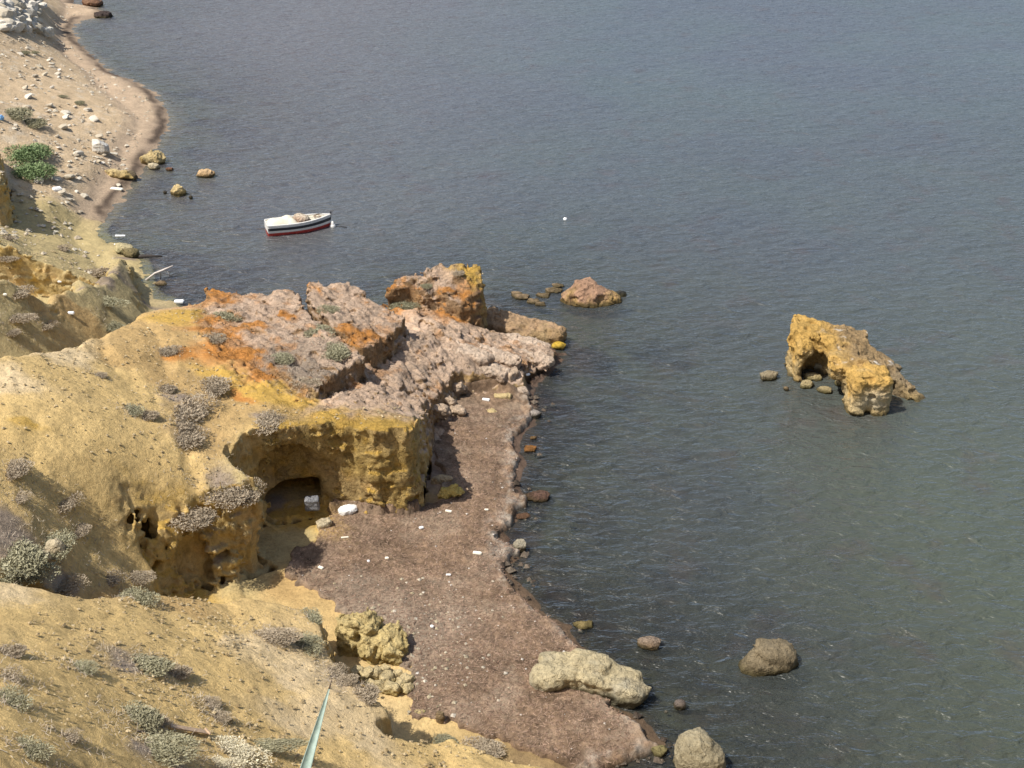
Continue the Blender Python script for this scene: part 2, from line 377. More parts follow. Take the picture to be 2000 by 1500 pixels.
spot(YELL, 1.1, (350, 620, .8), (380, 610, .7), (440, 745, .8), (520, 760, .8), (570, 780, .7), (600, 790, .6), (700, 880), (770, 900), (680, 940), (760, 960), (745, 560, .6), (760, 545, .6), (870, 515, .9), (910, 525, .9), (930, 545, .6), (750, 555, .8), (560, 870, .8), (40, 820, .8), (480, 1085, .6), (300, 1060), (360, 1080))
spot(ORANGE, 1.0, (410, 575, .7), (400, 650, .7), (600, 575, .6), (590, 585, .5), (700, 665, .7), (720, 660, .5), (670, 640, .5), (450, 660, .6), (480, 770, .5), (350, 690, .6), (900, 580, .6), (860, 590, .5), (840, 512, .5), (700, 600, .4), (450, 568, .5), (800, 600, .8), (870, 595, .8), (770, 585, .7), (520, 568, .5), (560, 568, .5), (430, 690, .8), (420, 620, .8), (470, 640, .7), (600, 560, .6), (595, 610, .5), (730, 660, .7), (690, 650, .6), (880, 570, .7), (770, 560, .7), (440, 590, .8), (500, 640, .6), (560, 620, .5), (480, 700, .7), (520, 730, .7), (620, 575, .5))
spot(PINK, 1.5, (500, 610), (540, 650), (470, 600), (560, 600), (650, 580), (680, 600), (720, 630), (760, 630), (640, 620, .8), (800, 545, .6), (790, 535, .6), (860, 560, .8), (820, 680), (760, 730), (720, 770), (780, 780), (850, 740), (900, 680), (950, 690), (1000, 690), (1040, 700), (880, 640), (950, 720), (1000, 740), (650, 700), (620, 680), (690, 790), (800, 800))
spot(GREY, 1.1, (590, 720), (640, 730), (560, 700), (380, 860, .8), (360, 780, .8), (600, 680, .8), (530, 820, .5), (430, 950, .8), (270, 1300, .9), (50, 1080), (550, 1240, .7), (660, 1320, .6), (300, 1460, .8))
spot(OLIVE*1.1, 1.6, (60, 500), (100, 540), (40, 540), (20, 600), (200, 520), (240, 560), (270, 570, .6), (150, 470), (180, 580), (500, 1100, .8), (560, 1060, .8), (480, 1120, .8), (120, 430), (60, 440), (20, 520))
spot(GREY*.8, .8, (225, 530), (262, 560), (195, 545), (240, 505, .7), (280, 585), (160, 560, .7), (40, 520, .6))
spot(BROWN, .9, (930, 590, .6), (940, 600, .6), (850, 800, .5), (870, 790, .4))
spot(PALE*np.array((.9, .88, .95)), 3.2, (150, 200), (80, 170), (180, 330), (130, 350), (60, 120), (250, 250), (170, 260), (220, 230), (150, 120, .8), (100, 250))
def kinds_at(x, y, z, sharp=2.4):
    zz = np.asarray(z)
    wx = x + fbm(x, y, zz, .9, 4, .6, 21)*1.1; wy = y + fbm(x, y, zz, .9, 4, .6, 37)*1.1
    acc = np.zeros(x.shape + (3,)); ws = np.zeros(x.shape)
    for (a, b, c, r) in KINDS:
        w = ((wx - a)**2 + (wy - b)**2)/(r*r) + .05
        w = w**(-sharp)
        acc += w[..., None]*c; ws += w
    return acc/ws[..., None]

def seabed_colour(X, Y):
    Z0 = X*0
    bedn = fbm(X, Y, Z0, .22, 5, .6, 131)
    SEABED = np.array((.19, .17, .10)); WEED = np.array((.045, .032, .024)); REDW = np.array((.17, .085, .055)); GRN = np.array((.17, .17, .07))
    nearshore = sstep(-7, -.5, shore(X, Y)[0])
    sb = SEABED[None] + (WEED - SEABED)[None]*sstep(-.05, .3, bedn)[:, None]
    rd = sstep(-.1, .35, fbm(X, Y, Z0, .5, 4, .6, 141))*np.maximum(nearshore, .5)
    sb = sb*(1 - rd[:, None]*.7) + REDW[None]*(rd[:, None]*.7)
    g = np.exp(-(((X - 17)/4)**2 + ((Y - 50)/5)**2)); sb = sb*(1 - g[:, None]*.9) + GRN[None]*2.0*(g[:, None]*.9)
    dk = np.maximum(sstep(11, 2, np.hypot((X - 4)/1.4, (Y - 33)/2.0)), nearshore*sstep(-6, -1, X)*sstep(66, 55, Y)*.9)
    dk = dk*(.75 + .4*fbm(X, Y, Z0, .9, 3, .6, 143)); dk = np.clip(dk, 0, 1)
    sb = sb*(1 - dk[:, None]*.9) + np.array((.022, .014, .016))[None]*(dk[:, None]*.9)
    return sb
# zones of bare, rough rock, as places of the picture, and their relief
def zone(pts): return Poly([(q.x, q.y) for q in hits(pts)])
# ------------------------------------------------------------------ the near land (one block of earth and rock, with overhangs)
STEP = 0.075
x0, x1, y0, y1 = -34.0, 9.0, 14.0, 80.0
nx = int((x1 - x0)/STEP); ny = int((y1 - y0)/STEP)
gx = x0 + np.arange(nx)*STEP; gy = y0 + np.arange(ny)*STEP
GX, GY = np.meshgrid(gx, gy, indexing='ij')
need = (GX > -(GY*.455 + 3.2)) & (GX < GY*.455 + 3)
SUBX, SUBY = 2, 2
# the smooth part is worked out on every second node and interpolated
cx = gx[::2]; cy = gy[::2]
CX, CY = np.meshgrid(cx, cy, indexing='ij')
cm = (CX > -(CY*.455 + 3.6)) & (CX < CY*.455 + 3.4)
Hc = np.full(CX.shape, -3.0); Dc = np.full(CX.shape, -9.0)
hh, dd = land(CX[cm], CY[cm]); Hc[cm] = hh; Dc[cm] = dd
def up2(A, n0, n1):
    B = np.repeat(A, 2, 0)[:n0]; m = min(A.shape[0] - 1, (n0)//2)
    B[1:2*m:2] = (A[:m] + A[1:m+1])[:B[1:2*m:2].shape[0]]*.5
    D = np.repeat(B, 2, 1)[:, :n1]; m = min(A.shape[1] - 1, (n1)//2)
    D[:, 1:2*m:2] = ((B[:, :m] + B[:, 1:m+1])*.5)[:, :D[:, 1:2*m:2].shape[1]]
    return D
H = up2(Hc, nx, ny); D = up2(Dc, nx, ny)
act = need & (D > -2.2)
grx, gry = np.gradient(H, STEP)
SL = 1/np.sqrt(1 + grx**2 + gry**2); SL = np.clip(SL, .07, 1)
# roughness: rocky where the layers A, B, C, H lie and on every steep face
def gauss_mask(poly_pts, soft=1.0):
    d, _ = zone(poly_pts)(GX[act], GY[act]); r = np.zeros(GX.shape, np.float32); r[act] = sstep(-soft, soft, d); return r
rock = gauss_mask([(385, 560), (590, 545), (720, 555), (850, 498), (955, 505), (940, 590), (1100, 690), (1030, 770), (900, 745), (830, 838), (640, 830), (560, 780), (470, 760), (400, 690)], .7)
slabC = gauss_mask([(740, 700), (810, 650), (880, 615), (950, 640), (1100, 690), (1035, 765), (960, 745), (900, 745), (830, 830), (700, 825), (640, 800)], .5)
steep = sstep(.62, .3, SL)
strew = fbm(GX, GY, GX*0, .35, 3, seed=51)
# earth: ripples, run-off furrows and clods
gul = ridged(GX*.35 + GY*.12, GY*.12 - GX*.05, GX*0, 1.0, 3, .5, seed=65)
H2 = H - (1 - rock)*np.maximum(gul - .35, 0)*.35*sstep(1.5, 3, H) + fbm(GX, GY, GX*0, .7, 3, seed=60)*.12*sstep(.3, 1.5, D) + (1 - rock)*(fbm(GX, GY, GX*0, 4.0, 3, .6, seed=70)*.035)*sstep(.5, 2, H)
# tilted bedding of the slabs: long low ridges running away to the right
ang = R(-42); bx = GX*math.cos(ang) + GY*math.sin(ang); by = -GX*math.sin(ang) + GY*math.cos(ang)
bed = ridged(bx*.45, by*2.1, GX*0, 1.0, 4, .65, seed=80)
H2 = H2 + rock*(bed*.24 + fbm(GX, GY, GX*0, .8, 4, .6, seed=88)*.34) + slabC*bed*.07
def spread(A, n, op):
    B = A.copy()
    for k in range(1, n + 1):
        B[k:] = op(B[k:], A[:-k]); B[:-k] = op(B[:-k], A[k:])
    Cc = B.copy()
    for k in range(1, n + 1):
        Cc[:, k:] = op(Cc[:, k:], B[:, :-k]); Cc[:, :-k] = op(Cc[:, :-k], B[:, k:])
    return Cc
HUP = spread(H2, 5, np.maximum)
CAVES = []   # (centre, radii)
def cave(u, v, z, r, push=(0, 0, 0)):
    q = P(u, v, z); CAVES.append(((q[0] + push[0], q[1] + push[1], z + push[2]), r))
CAVES.append(((-9.15, 38.5, 1.5), (1.15, 1.5, 2.2))); CAVES.append(((-8.7, 40.3, 1.5), (1.1, 1.8, 2.3)))
cave(618, 985, .9, (2.7, 3.2, 1.15), (0.15, 1.5, 0.1))
cave(585, 955, 2.2, (2.3, .8, 1.6), (0.1, .1, 0))
cave(540, 910, 3.2, (1.6, .8, 1.4), (-.1, .2, 0))
cave(370, 1100, 2.6, (.5, .9, 1.2), (0, .3, 0))
cave(268, 1030, 4.0, (.45, 1.2, 1.3), (0, .2, 0))
cave(930, 600, .8, (.9, 1.6, 1.2), (.8, .3, 0))
cave(768, 1395, 1.4, (.8, 1.0, 1.0), (.45, .3, 0))
cave(662, 1268, 1.5, (.85, 1.2, .9), (.3, .2, 0))
cave(845, 830, 2.2, (.6, 1.2, 1.0), (.5, .4, 0))
BOXES = [  # (u, v, z of the foot, half size, turn)
    ((722, 987), (1.95, 1.4, 2.55), -0.16, (0.0, 1.2, 2.0)),
]
def near_sdf(x, y, z, h, sl, amp_r, amp_s, hup):
    f = (z - h)*sl
    X0, X1, Y0, Y1 = x.min(), x.max(), y.min(), y.max()
    for (c, r) in CAVES:
        if X0 > c[0] + r[0] + 1 or X1 < c[0] - r[0] - 1 or Y0 > c[1] + r[1] + 1 or Y1 < c[1] - r[1] - 1: continue
        q = np.sqrt(((x - c[0])/r[0])**2 + ((y - c[1])/r[1])**2 + ((z - c[2])/r[2])**2)
        g = -(q - 1)*min(r)
        if c[1] < 49: g = np.minimum(g, z - .98)                # the floor of the hollow is the beach
        k = .35; t = np.clip(.5 - .5*(g - f)/k, 0, 1)          # smooth cut
        f = np.where(g > -1.2, g + (f - g)*t + k*t*(1 - t), f)
    for (uv, hs, turn, push) in BOXES:
        q = P(uv[0], uv[1], .8)
        if X0 > q[0] + 4 or X1 < q[0] - 4 or Y0 > q[1] + 4 or Y1 < q[1] - 4: continue
        X = x - q[0] - push[0]; Y = y - q[1] - push[1]; Z = z - .8 - push[2]
        Xr = X*math.cos(turn) + Y*math.sin(turn); Yr = -X*math.sin(turn) + Y*math.cos(turn)
        Yr = Yr - .13*Z                                         # the face leans back from its foot
        a = np.abs(Xr) - hs[0] + .45; b = np.abs(Yr) - hs[1] + .45; c = np.abs(Z) - hs[2] + .45
        g = np.sqrt(np.maximum(a, 0)**2 + np.maximum(b, 0)**2 + np.maximum(c, 0)**2) + np.minimum(np.maximum(a, np.maximum(b, c)), 0) - .45
        g = np.maximum(g, (z - h) - .02)
        k = .3; t = np.clip(.5 + .5*(f - g)/k, 0, 1)
        f = f + (g - f)*t - k*t*(1 - t)
    m = np.abs(f) < .6
    xm, ym, zm = x[m], y[m], z[m]
    xo = xm + fbm(xm, ym, zm, 1.6, 2, .5, 55)*.35; zo = zm + fbm(xm, ym, zm, 1.6, 2, .5, 57)*.3
    rough = ridged(xo, ym, zo*.8, .95, 4, .7, 5)*.40 + fbm(xm, ym, zm, 2.6, 3, .6, 15)*.16 + ridged(xm*1.3, ym*1.3, zm*.7, 2.6, 2, .5, 45)*.08
    f[m] -= (rough - .24)*amp_s[m] + (fbm(xm, ym, zm, 1.7, 3, .6, 25)*.22 + ridged(xm, ym, zm*2, 3.2, 3, .6, 27)*.08 - np.maximum(vnoise(xm*2.3 + 3, ym*2.3 + 7, zm*3.0) - .4, 0)*.45)*amp_r[m] + fbm(xm, ym, zm, 3.0, 3, .6, 29)*.035
    f[m] -= vnoise(xm*.35 + 4, ym*.35, zm*5.5 + xm*.5)*.11*np.maximum(amp_s[m], amp_r[m]*.6)
    # holes and pockets of the weathered rock
    pk = vnoise(xm*1.9 + 3, ym*1.9 + 7, zm*2.4 + 1)
    f[m] += np.maximum(pk - .22, 0)*1.1*amp_s[m] + np.maximum(vnoise(xm*4.1 + 9, ym*4.1, zm*3.2) - .3, 0)*.35*amp_s[m]
    f[m] = np.maximum(f[m], zm - hup[m] - .03 - fbm(xm, ym, zm*.5, 1.4, 2, .6, 33)*.10*(.3 + amp_r[m]))
    return f
blocks = []
TS = 48
for i0 in range(1, nx - 1, TS):
    for j0 in range(1, ny - 1, TS):
        i1 = min(i0 + TS, nx - 1); j1 = min(j0 + TS, ny - 1)
        si, sj = slice(i0 - 1, i1 + 1), slice(j0 - 1, j1 + 1)
        A = act[si, sj]
        if not A.any(): continue
        h = H2[si, sj]; lo, hi = h[A].min() - .7, h[A].max() + .7
        k0, k1 = int(math.floor(lo/STEP)), int(math.ceil(hi/STEP)) + 1
        for (c, r) in CAVES:
            if GX[i0, 0] - r[0] < c[0] + .3 and GX[i1, 0] + r[0] > c[0] - .3 and GY[0, j0] - r[1] < c[1] + .3 and GY[0, j1] + r[1] > c[1] - .3:
                k0 = min(k0, int(math.floor(max(c[2] - r[2] - .5, -1.2)/STEP)))
        Z = np.arange(k0, k1 + 1)*STEP; n = len(Z)
        sh = (h.shape[0], h.shape[1], n)
        x3 = np.broadcast_to(GX[si, sj][..., None], sh); y3 = np.broadcast_to(GY[si, sj][..., None], sh); z3 = np.broadcast_to(Z, sh)
        h3 = np.broadcast_to(h[..., None], sh)
        st = steep[si, sj]
        # steepness seen in a small neighbourhood
        F = near_sdf(x3, y3, z3, h3, np.broadcast_to(SL[si, sj][..., None], sh), np.broadcast_to(rock[si, sj][..., None], sh),
                     np.broadcast_to(st[..., None], sh), np.broadcast_to(HUP[si, sj][..., None], sh))
        F = np.where(A[..., None], F, 1e3)
        b = nets(F.astype(np.float32), (i0 - 1, j0 - 1, k0))
        if len(b[0]): blocks.append(b)
NV, NF = nets_join(blocks); del blocks
NV = NV*STEP + np.array((x0, y0, 0.0))
# drop faces made where the wanted area ends
A = act[np.clip(((NV[:, 0] - x0)/STEP).astype(int), 1, nx-2), np.clip(((NV[:, 1] - y0)/STEP).astype(int), 1, ny-2)]
ii = np.clip(((NV[:, 0] - x0)/STEP).round().astype(int), 0, nx - 1); jj = np.clip(((NV[:, 1] - y0)/STEP).round().astype(int), 0, ny - 1)
fv = NV[NF]; e1 = fv[:, 2] - fv[:, 0]; e2 = fv[:, 3] - fv[:, 1]; fn = np.cross(e1, e2)
good = A[NF].all(1) & (fv[:, :, 2].min(1) > -1.3)
NF = NF[good]; NV, NF, ii, jj = compact(NV, NF, ii, jj)
fv = NV[NF]; fn = np.cross(fv[:, 2] - fv[:, 0], fv[:, 3] - fv[:, 1])
vn = np.zeros_like(NV)
for k in range(4): np.add.at(vn, NF[:, k], fn)
vn /= np.linalg.norm(vn, axis=1, keepdims=True) + 1e-9
X, Y, Zv = NV[:, 0], NV[:, 1], NV[:, 2]
col = kinds_at(X, Y, Zv)
# bare rock faces under the soil: ochre to yellow stone, browner low down near the water line
face = sstep(.62, .35, vn[:, 2])
ff = fbm(X, Y, Zv, .8, 4, .6, 91)
facecol = OCHRE[None]*1.12*(1 - sstep(-.3, .4, ff))[:, None] + YELL[None]*sstep(-.3, .4, ff)[:, None]
facecol = facecol*.5 + (OLIVE*1.05)[None]*.5*(1 - sstep(0, .5, fbm(X, Y, Zv, 2.0, 3, .6, 97)))[:, None] + facecol*.5*sstep(0, .5, fbm(X, Y, Zv, 2.0, 3, .6, 97))[:, None]
rk = rock[ii, jj]*(1 - sstep(4.0, 3.0, np.hypot(X + 5.8, Y - 44.2)))
rockface = (BROWN*1.15)[None]*(1 - sstep(-.2, .35, ff))[:, None] + (PINK*.8*.5 + ORANGE*.5)[None]*sstep(-.2, .35, ff)[:, None]
facecol = facecol*(1 - rk*.75)[:, None] + rockface*(rk*.75)[:, None]
facecol = facecol*(1 - .35*sstep(.0, .5, fbm(X, Y, Zv, 3.1, 3, .6, 99)))[:, None]
col = col*(1 - face*.93)[:, None] + facecol*(face*.93)[:, None]
# beach under the weed, wet line
lowz = sstep(.75, .15, Zv)*(X > -14); col = col*(1 - lowz*.92)[:, None] + (np.array((.09, .058, .042)))[None]*(lowz*.92)[:, None]
sea0 = sstep(.04, -.12, Zv); col = col*(1 - sea0)[:, None] + seabed_colour(X, Y)*sea0[:, None]
# streaks of orange iron stain and grey crust on the slabs
rk = rock[ii, jj]*(1 - face*.6)
st1 = sstep(.12, .5, fbm(X, Y, Zv, 1.3, 4, .6, 101))*rk; col = col*(1 - st1*.5)[:, None] + ORANGE[None]*(st1*.5)[:, None]
st2 = sstep(.15, .5, fbm(X, Y, Zv, 2.2, 4, .6, 111))*rk; col = col*(1 - st2*.45)[:, None] + GREY[None]*(st2*.45)[:, None]
cr = sstep(.1, .55, -bed[ii, jj])*rk; col = col*(1 - cr*.45)[:, None] + BROWN[None]*1.3*(cr*.45)[:, None]

fcx = fv[:, :, 0].mean(1); fcy = fv[:, :, 1].mean(1); fcz = fv[:, :, 2].mean(1)
wob = fbm(fcx, fcy, fcz, 1.0, 3, .6, 5)*.35
def region(pts):
    d, _ = zone(pts)(fcx, fcy); return (d + wob) > 0
def poly_region(pl, off=.25):
    d, _ = pl(fcx, fcy); return (d + off + wob*.4) > 0
done = np.zeros(len(NF), bool)
def take(mask, name, label=None, cat=None, kind=None, mat=M_EARTH):
    global done
    m = mask & ~done; done |= m
    if not m.any(): return None
    v, f, c = compact(NV, NF[m], col)
    o = link(name, mesh_np(name, v, f, c), mat)
    return tag(o, label, cat, None, kind)
take(poly_region(LHp, .35), 'rock_outcrop', 'ochre topped rock head with a grey overhanging side at the seaward tip of the promontory', 'rock', mat=M_CLIFF)
take(poly_region(LBp, .3), 'rock_slab', 'tilted pinkish slab with an orange end between the seaward rock head and the scrubby slab', 'rock', mat=M_CLIFF)
take(poly_region(LAp, .3), 'rock_slab', 'long rough slab with scrub and an orange knob above the bay, ending in a shaded ledge', 'rock', mat=M_CLIFF)
q = P(720, 985, .8)
inb = (fcx > q[0] - 3.9) & (fcx < q[0] + 2.9) & (fcy < q[1] + 1.7 + wob) & (fcy > q[1] - 1.6) & (fcz > 1.0) & (fcz < 5.3)
take(inb, 'rock_overhang', 'yellow pitted rock face overhanging a dark hollow above the seaweed beach', 'rock', mat=M_CLIFF)
take(slabC[np.clip(((fcx - x0)/STEP).astype(int), 0, nx-1), np.clip(((fcy - y0)/STEP).astype(int), 0, ny-1)] > .5, 'rock_slab', 'broad pale pink slab of layered rock sloping down to the sea beside the seaweed beach', 'rock', mat=M_CLIFF)
take(~done, 'headland', kind='structure')

# ------------------------------------------------------------------ everything else of the ground: far beach and sea bed, one sheet
def sheet(xs_of_row, ys, zfun, name, mat, colfun=None, kind='structure', attrs=None):
    Xg = np.stack([xs_of_row(y) for y in ys]); Yg = np.repeat(np.array(ys)[:, None], Xg.shape[1], 1)
    Zg = zfun(Xg, Yg); n, m = Xg.shape
    V = np.stack([Xg, Yg, Zg], -1).reshape(-1, 3)
    a = (np.arange(n-1)[:, None]*m + np.arange(m-1)[None]).ravel()
    F = np.stack([a, a+1, a+m+1, a+m], 1)
    return V, F
ys = [2.0]
while ys[-1] < 420: ys.append(ys[-1] + max(.12, ys[-1]*.0045))
ys = [-25, -12, -5, 0] + ys + [600, 1000, 2000, 4000]
def zf(x, y):
    h = np.full(x.shape, -2.6); m = y < 300
    hh, dd = land(x[m], y[m]); h[m] = hh
    dd2 = np.full(x.shape, -9.0); dd2[m] = dd
    inside = sstep(0, .6, x - (x0 + .3))*sstep(0, .6, y1 - .3 - y)*sstep(0, .6, y - y0 - .3)*sstep(0, .6, x - (-(y*.455 + 2.8)))*sstep(-2.0, -1.4, dd2)*sstep(0, .6, (y*.455 + 2.6) - x)*sstep(0, .6, x1 - .4 - x)
    rough = fbm(x, y, x*0, .5, 3, seed=60)*.15 + fbm(x, y, x*0, 2.0, 3, .6, 61)*.10
    h = h + rough*sstep(.3, 2, dd2)
    return h*(1 - inside) - 2.4*inside
def xr(y): 
    w = max(y, 6)*.50 + 8
    return np.linspace(-w, w, 620) if y < 500 else np.linspace(-w*2, w*2, 620)
V, F = sheet(xr, ys, zf, 'ground', M_FAR)
X, Y, Zv = V.T
c = kinds_at(X, Y, Zv)
sea = sstep(.1, -.35, Zv)
sb = seabed_colour(X, Y)
c = c*(1 - sea)[:, None] + sb*sea[:, None]
wet = sstep(.4, .1, Zv)*(1 - sea); c = c*(1 - wet*.55)[:, None]*1.0
# brown-pink wash of fine sand along the far shore and strewn pale rubble
rub = sstep(.1, .4, fbm(X, Y, Zv, 1.6, 4, .65, 151))*sstep(.6, 1.6, Zv)*(Y > 66)
c = c*(1 - rub*.5)[:, None] + np.array((.62, .54, .42))[None]*(rub*.5)[:, None]
fine = sstep(1.4, .5, Zv)*(Y > 66)*(1 - sea); c = c*(1 - fine*.6)[:, None] + np.array((.40, .30, .22))[None]*(fine*.6)[:, None]
# the line of dark seaweed washed up along the far beach
dsf, _ = shore(X, Y); wr = np.exp(-((dsf - .25 + fbm(X, Y, Zv*0, .5, 3, .6, 161)*.9)/.42)**2)*(Y > 66)*sstep(-.45, .05, fbm(X, Y, Zv*0, .35, 3, .6, 163))
c = c*(1 - wr*.85)[:, None] + np.array((.05, .035, .028))[None]*(wr*.85)[:, None]
g_ob = link('ground', mesh_np('ground', V, F, c), M_FAR); tag(g_ob, kind='structure')

# ------------------------------------------------------------------ the sea
k = NT('sea_water')
pos = k.n('ShaderNodeNewGeometry').outputs['Position']
dep = k.n('ShaderNodeAttribute'); dep.attribute_name = 'depth'
mp = k.n('ShaderNodeMapping'); mp.inputs['Rotation'].default_value = (0, 0, R(-20)); mp.inputs['Scale'].default_value = (.45, 1.0, 1)
k.l(pos, mp.inputs['Vector'])
mp2 = k.n('ShaderNodeMapping'); mp2.inputs['Rotation'].default_value = (0, 0, R(24)); mp2.inputs['Scale'].default_value = (.5, 1.0, 1)
k.l(pos, mp2.inputs['Vector'])
w1 = k.noise(2.1, 3, .6, mp.outputs[0], .5); w2 = k.noise(6.5, 2, .5, mp2.outputs[0], .2)
n1 = k.bump(w1, .33, 1.0); n1 = k.bump(w2, .03, 1.0, n1)
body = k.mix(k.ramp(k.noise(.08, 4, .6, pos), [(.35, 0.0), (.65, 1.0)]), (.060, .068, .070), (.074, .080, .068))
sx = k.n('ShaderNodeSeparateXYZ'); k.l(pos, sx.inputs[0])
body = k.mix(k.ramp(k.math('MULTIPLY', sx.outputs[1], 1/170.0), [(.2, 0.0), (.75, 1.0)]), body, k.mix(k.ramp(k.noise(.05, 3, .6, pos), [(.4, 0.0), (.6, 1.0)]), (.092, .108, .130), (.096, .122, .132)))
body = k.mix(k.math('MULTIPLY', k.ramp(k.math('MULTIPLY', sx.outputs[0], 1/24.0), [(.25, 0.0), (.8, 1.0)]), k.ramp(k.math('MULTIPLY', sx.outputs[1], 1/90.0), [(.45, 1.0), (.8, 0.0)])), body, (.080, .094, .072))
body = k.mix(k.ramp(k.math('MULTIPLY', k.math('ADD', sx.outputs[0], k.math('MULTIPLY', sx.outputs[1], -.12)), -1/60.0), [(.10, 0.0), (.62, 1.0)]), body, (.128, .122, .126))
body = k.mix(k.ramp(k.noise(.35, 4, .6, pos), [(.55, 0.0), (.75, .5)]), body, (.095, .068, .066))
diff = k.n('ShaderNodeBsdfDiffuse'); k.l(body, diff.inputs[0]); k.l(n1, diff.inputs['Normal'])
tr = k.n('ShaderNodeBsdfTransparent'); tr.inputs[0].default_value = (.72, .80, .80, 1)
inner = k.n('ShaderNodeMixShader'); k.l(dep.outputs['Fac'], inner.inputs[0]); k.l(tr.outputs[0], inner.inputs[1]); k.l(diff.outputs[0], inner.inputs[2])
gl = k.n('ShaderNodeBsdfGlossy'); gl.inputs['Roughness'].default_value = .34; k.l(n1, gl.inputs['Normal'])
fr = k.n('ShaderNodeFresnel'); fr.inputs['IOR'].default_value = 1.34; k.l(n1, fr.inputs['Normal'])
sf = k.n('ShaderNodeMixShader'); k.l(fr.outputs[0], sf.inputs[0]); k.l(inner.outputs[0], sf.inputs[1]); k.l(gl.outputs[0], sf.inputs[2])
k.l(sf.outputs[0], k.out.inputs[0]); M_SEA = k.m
ys = [24.0]
while ys[-1] < 260: ys.append(ys[-1] + max(.055, ys[-1]*.0017))
nfine = len(ys); ys += [300, 400, 600, 1000, 2000, 4000]
def waves(x, y):
    def dirn(a, sx, sy, f, o, seed):
        u = x*math.cos(a) + y*math.sin(a); v = -x*math.sin(a) + y*math.cos(a)
        return fbm(u*sx, v*sy, x*0, f, o, .5, seed)
    z = dirn(R(20), .35, 1, 1.5, 2, 201)*.085 + dirn(R(-12), .4, 1, 2.6, 2, 211)*.028 + fbm(x, y, x*0, .25, 2, seed=221)*.03
    return z
def zw(x, y):
    z = np.zeros(x.shape); m = y < 262
    z[m] = waves(x[m], y[m])*sstep(260, 160, y[m]); return z
def xw(y):
    lo, hi = -(y*.47 + 3), y*.47 + 3
    if y > 261: return np.linspace(lo*2.5, hi*2.5, 900)
    return np.linspace(lo, hi, 900)
V, F = sheet(xw, ys, zw, 'water', M_SEA)
hh = np.full(len(V), -2.5); m = V[:, 1] < 260
hb, dsh = land(V[m, 0], V[m, 1]); hh[m] = hb
ok = (hh < .4)
F = F[ok[F].any(1)]; V, F, hh = compact(V, F, hh)
depth = 1 - np.exp(-np.maximum(-hh, 0)*.8)
depth = .06 + .88*depth
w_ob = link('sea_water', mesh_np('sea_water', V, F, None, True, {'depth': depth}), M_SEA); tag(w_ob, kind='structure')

# ------------------------------------------------------------------ the mat of dead seaweed on the beach
def grid_poly(pts, step, zfun, grow=0.0):
    a = np.array(pts); lo = a.min(0) - .5; hi = a.max(0) + .5
    xs = np.arange(lo[0], hi[0], step); ys_ = np.arange(lo[1], hi[1], step)
    X, Y = np.meshgrid(xs, ys_, indexing='ij')
    d, _ = Poly([tuple(p) for p in pts])(X, Y)
    Z = zfun(X, Y, d + grow)
    n, m = X.shape
    i = (np.arange(n-1)[:, None]*m + np.arange(m-1)[None]).ravel()
    F = np.stack([i, i+m, i+m+1, i+1], 1)
    V = np.stack([X, Y, Z], -1).reshape(-1, 3)
    ok = (d.ravel() + grow) > -.25
    F = F[ok[F].all(1)]
    return compact(V, F)
mat_px = [(905, 752), (960, 752), (1000, 768), (1032, 770), (1045, 800), (1030, 828), (1006, 850), (1004, 875), (1016, 892), (1010, 915), (1008, 950), (1012, 962), (1030, 968), (1028, 982), (1006, 990), (1002, 1015), (976, 1035), (974, 1050),
    (1000, 1060), (1028, 1072), (1000, 1082), (984, 1110), (1000, 1148), (1050, 1190), (1100, 1232), (1135, 1268), (1185, 1300), (1215, 1350), (1190, 1378), (1240, 1405), (1262, 1432), (1298, 1455), (1235, 1478), (1195, 1494), (1150, 1515),
    (1060, 1490), (980, 1465), (900, 1442), (830, 1436), (780, 1420), (800, 1360), (770, 1300), (700, 1230), (640, 1200), (570, 1150), (575, 1110), (610, 1080), (640, 1040), (650, 1000), (740, 985), (860, 985), (870, 930), (835, 900), (838, 850), (870, 810), (895, 780)]
mat_w = []
for (u, v) in mat_px:
    q = P(u, v, .25); mat_w.append(q)
def mat_z(x, y, d):
    h, ds = land(x, y); h = np.minimum(h, .9 + .03*np.maximum(ds, 0))
    d = d + fbm(x, y, x*0, 1.6, 4, .6, 301)*.22 + fbm(x, y, x*0, .8, 4, .65, 299)*1.0*sstep(1.5, 4, ds)
    t = sstep(-.05, .28, d)
    clump = fbm(x, y, x*0, 1.2, 3, .6, 305)*.07 + ridged(x, y, x*0, 4.5, 3, .6, 307)*.035 + fbm(x, y, x*0, 11, 2, .6, 309)*.03
    rim = np.exp(-((d - .35)/.25)**2)*.10*sstep(2.5, 1.2, ds)
    return np.maximum(h, .02)*t + (-.35 + .35*t) + t*(.12 + fbm(x, y, x*0, .45, 3, .6, 303)*.12 + clump + rim*(1 + 2*fbm(x, y, x*0, 3, 2, seed=311)))
V, F = grid_poly(mat_w, .05, mat_z, .12)
X, Y, Z = V.T
ds, _ = shore(X, Y)
n1_ = fbm(X, Y, Z, .5, 4, .6, 321); n2_ = fbm(X, Y, Z, 3.5, 4, .65, 323)
c = np.array((.30, .185, .115))[None]*(1 - sstep(-.3, .4, n1_))[:, None] + np.array((.345, .225, .15))[None]*sstep(-.3, .4, n1_)[:, None]
c = c*(.80 + n2_*.55 + .25*fbm(X, Y, Z, 9, 2, .6, 327))[:, None]*np.array((.92, 1.0, 1.02))[None]
dpat = sstep(.05, .45, fbm(X, Y, Z, .9, 4, .65, 329)); c = c*(1 - dpat*.30)[:, None]
lpat = sstep(.1, .5, fbm(X, Y, Z, .7, 4, .65, 331)); c = c*(1 - lpat*.35)[:, None] + np.array((.44, .35, .25))[None]*(lpat*.35)[:, None]
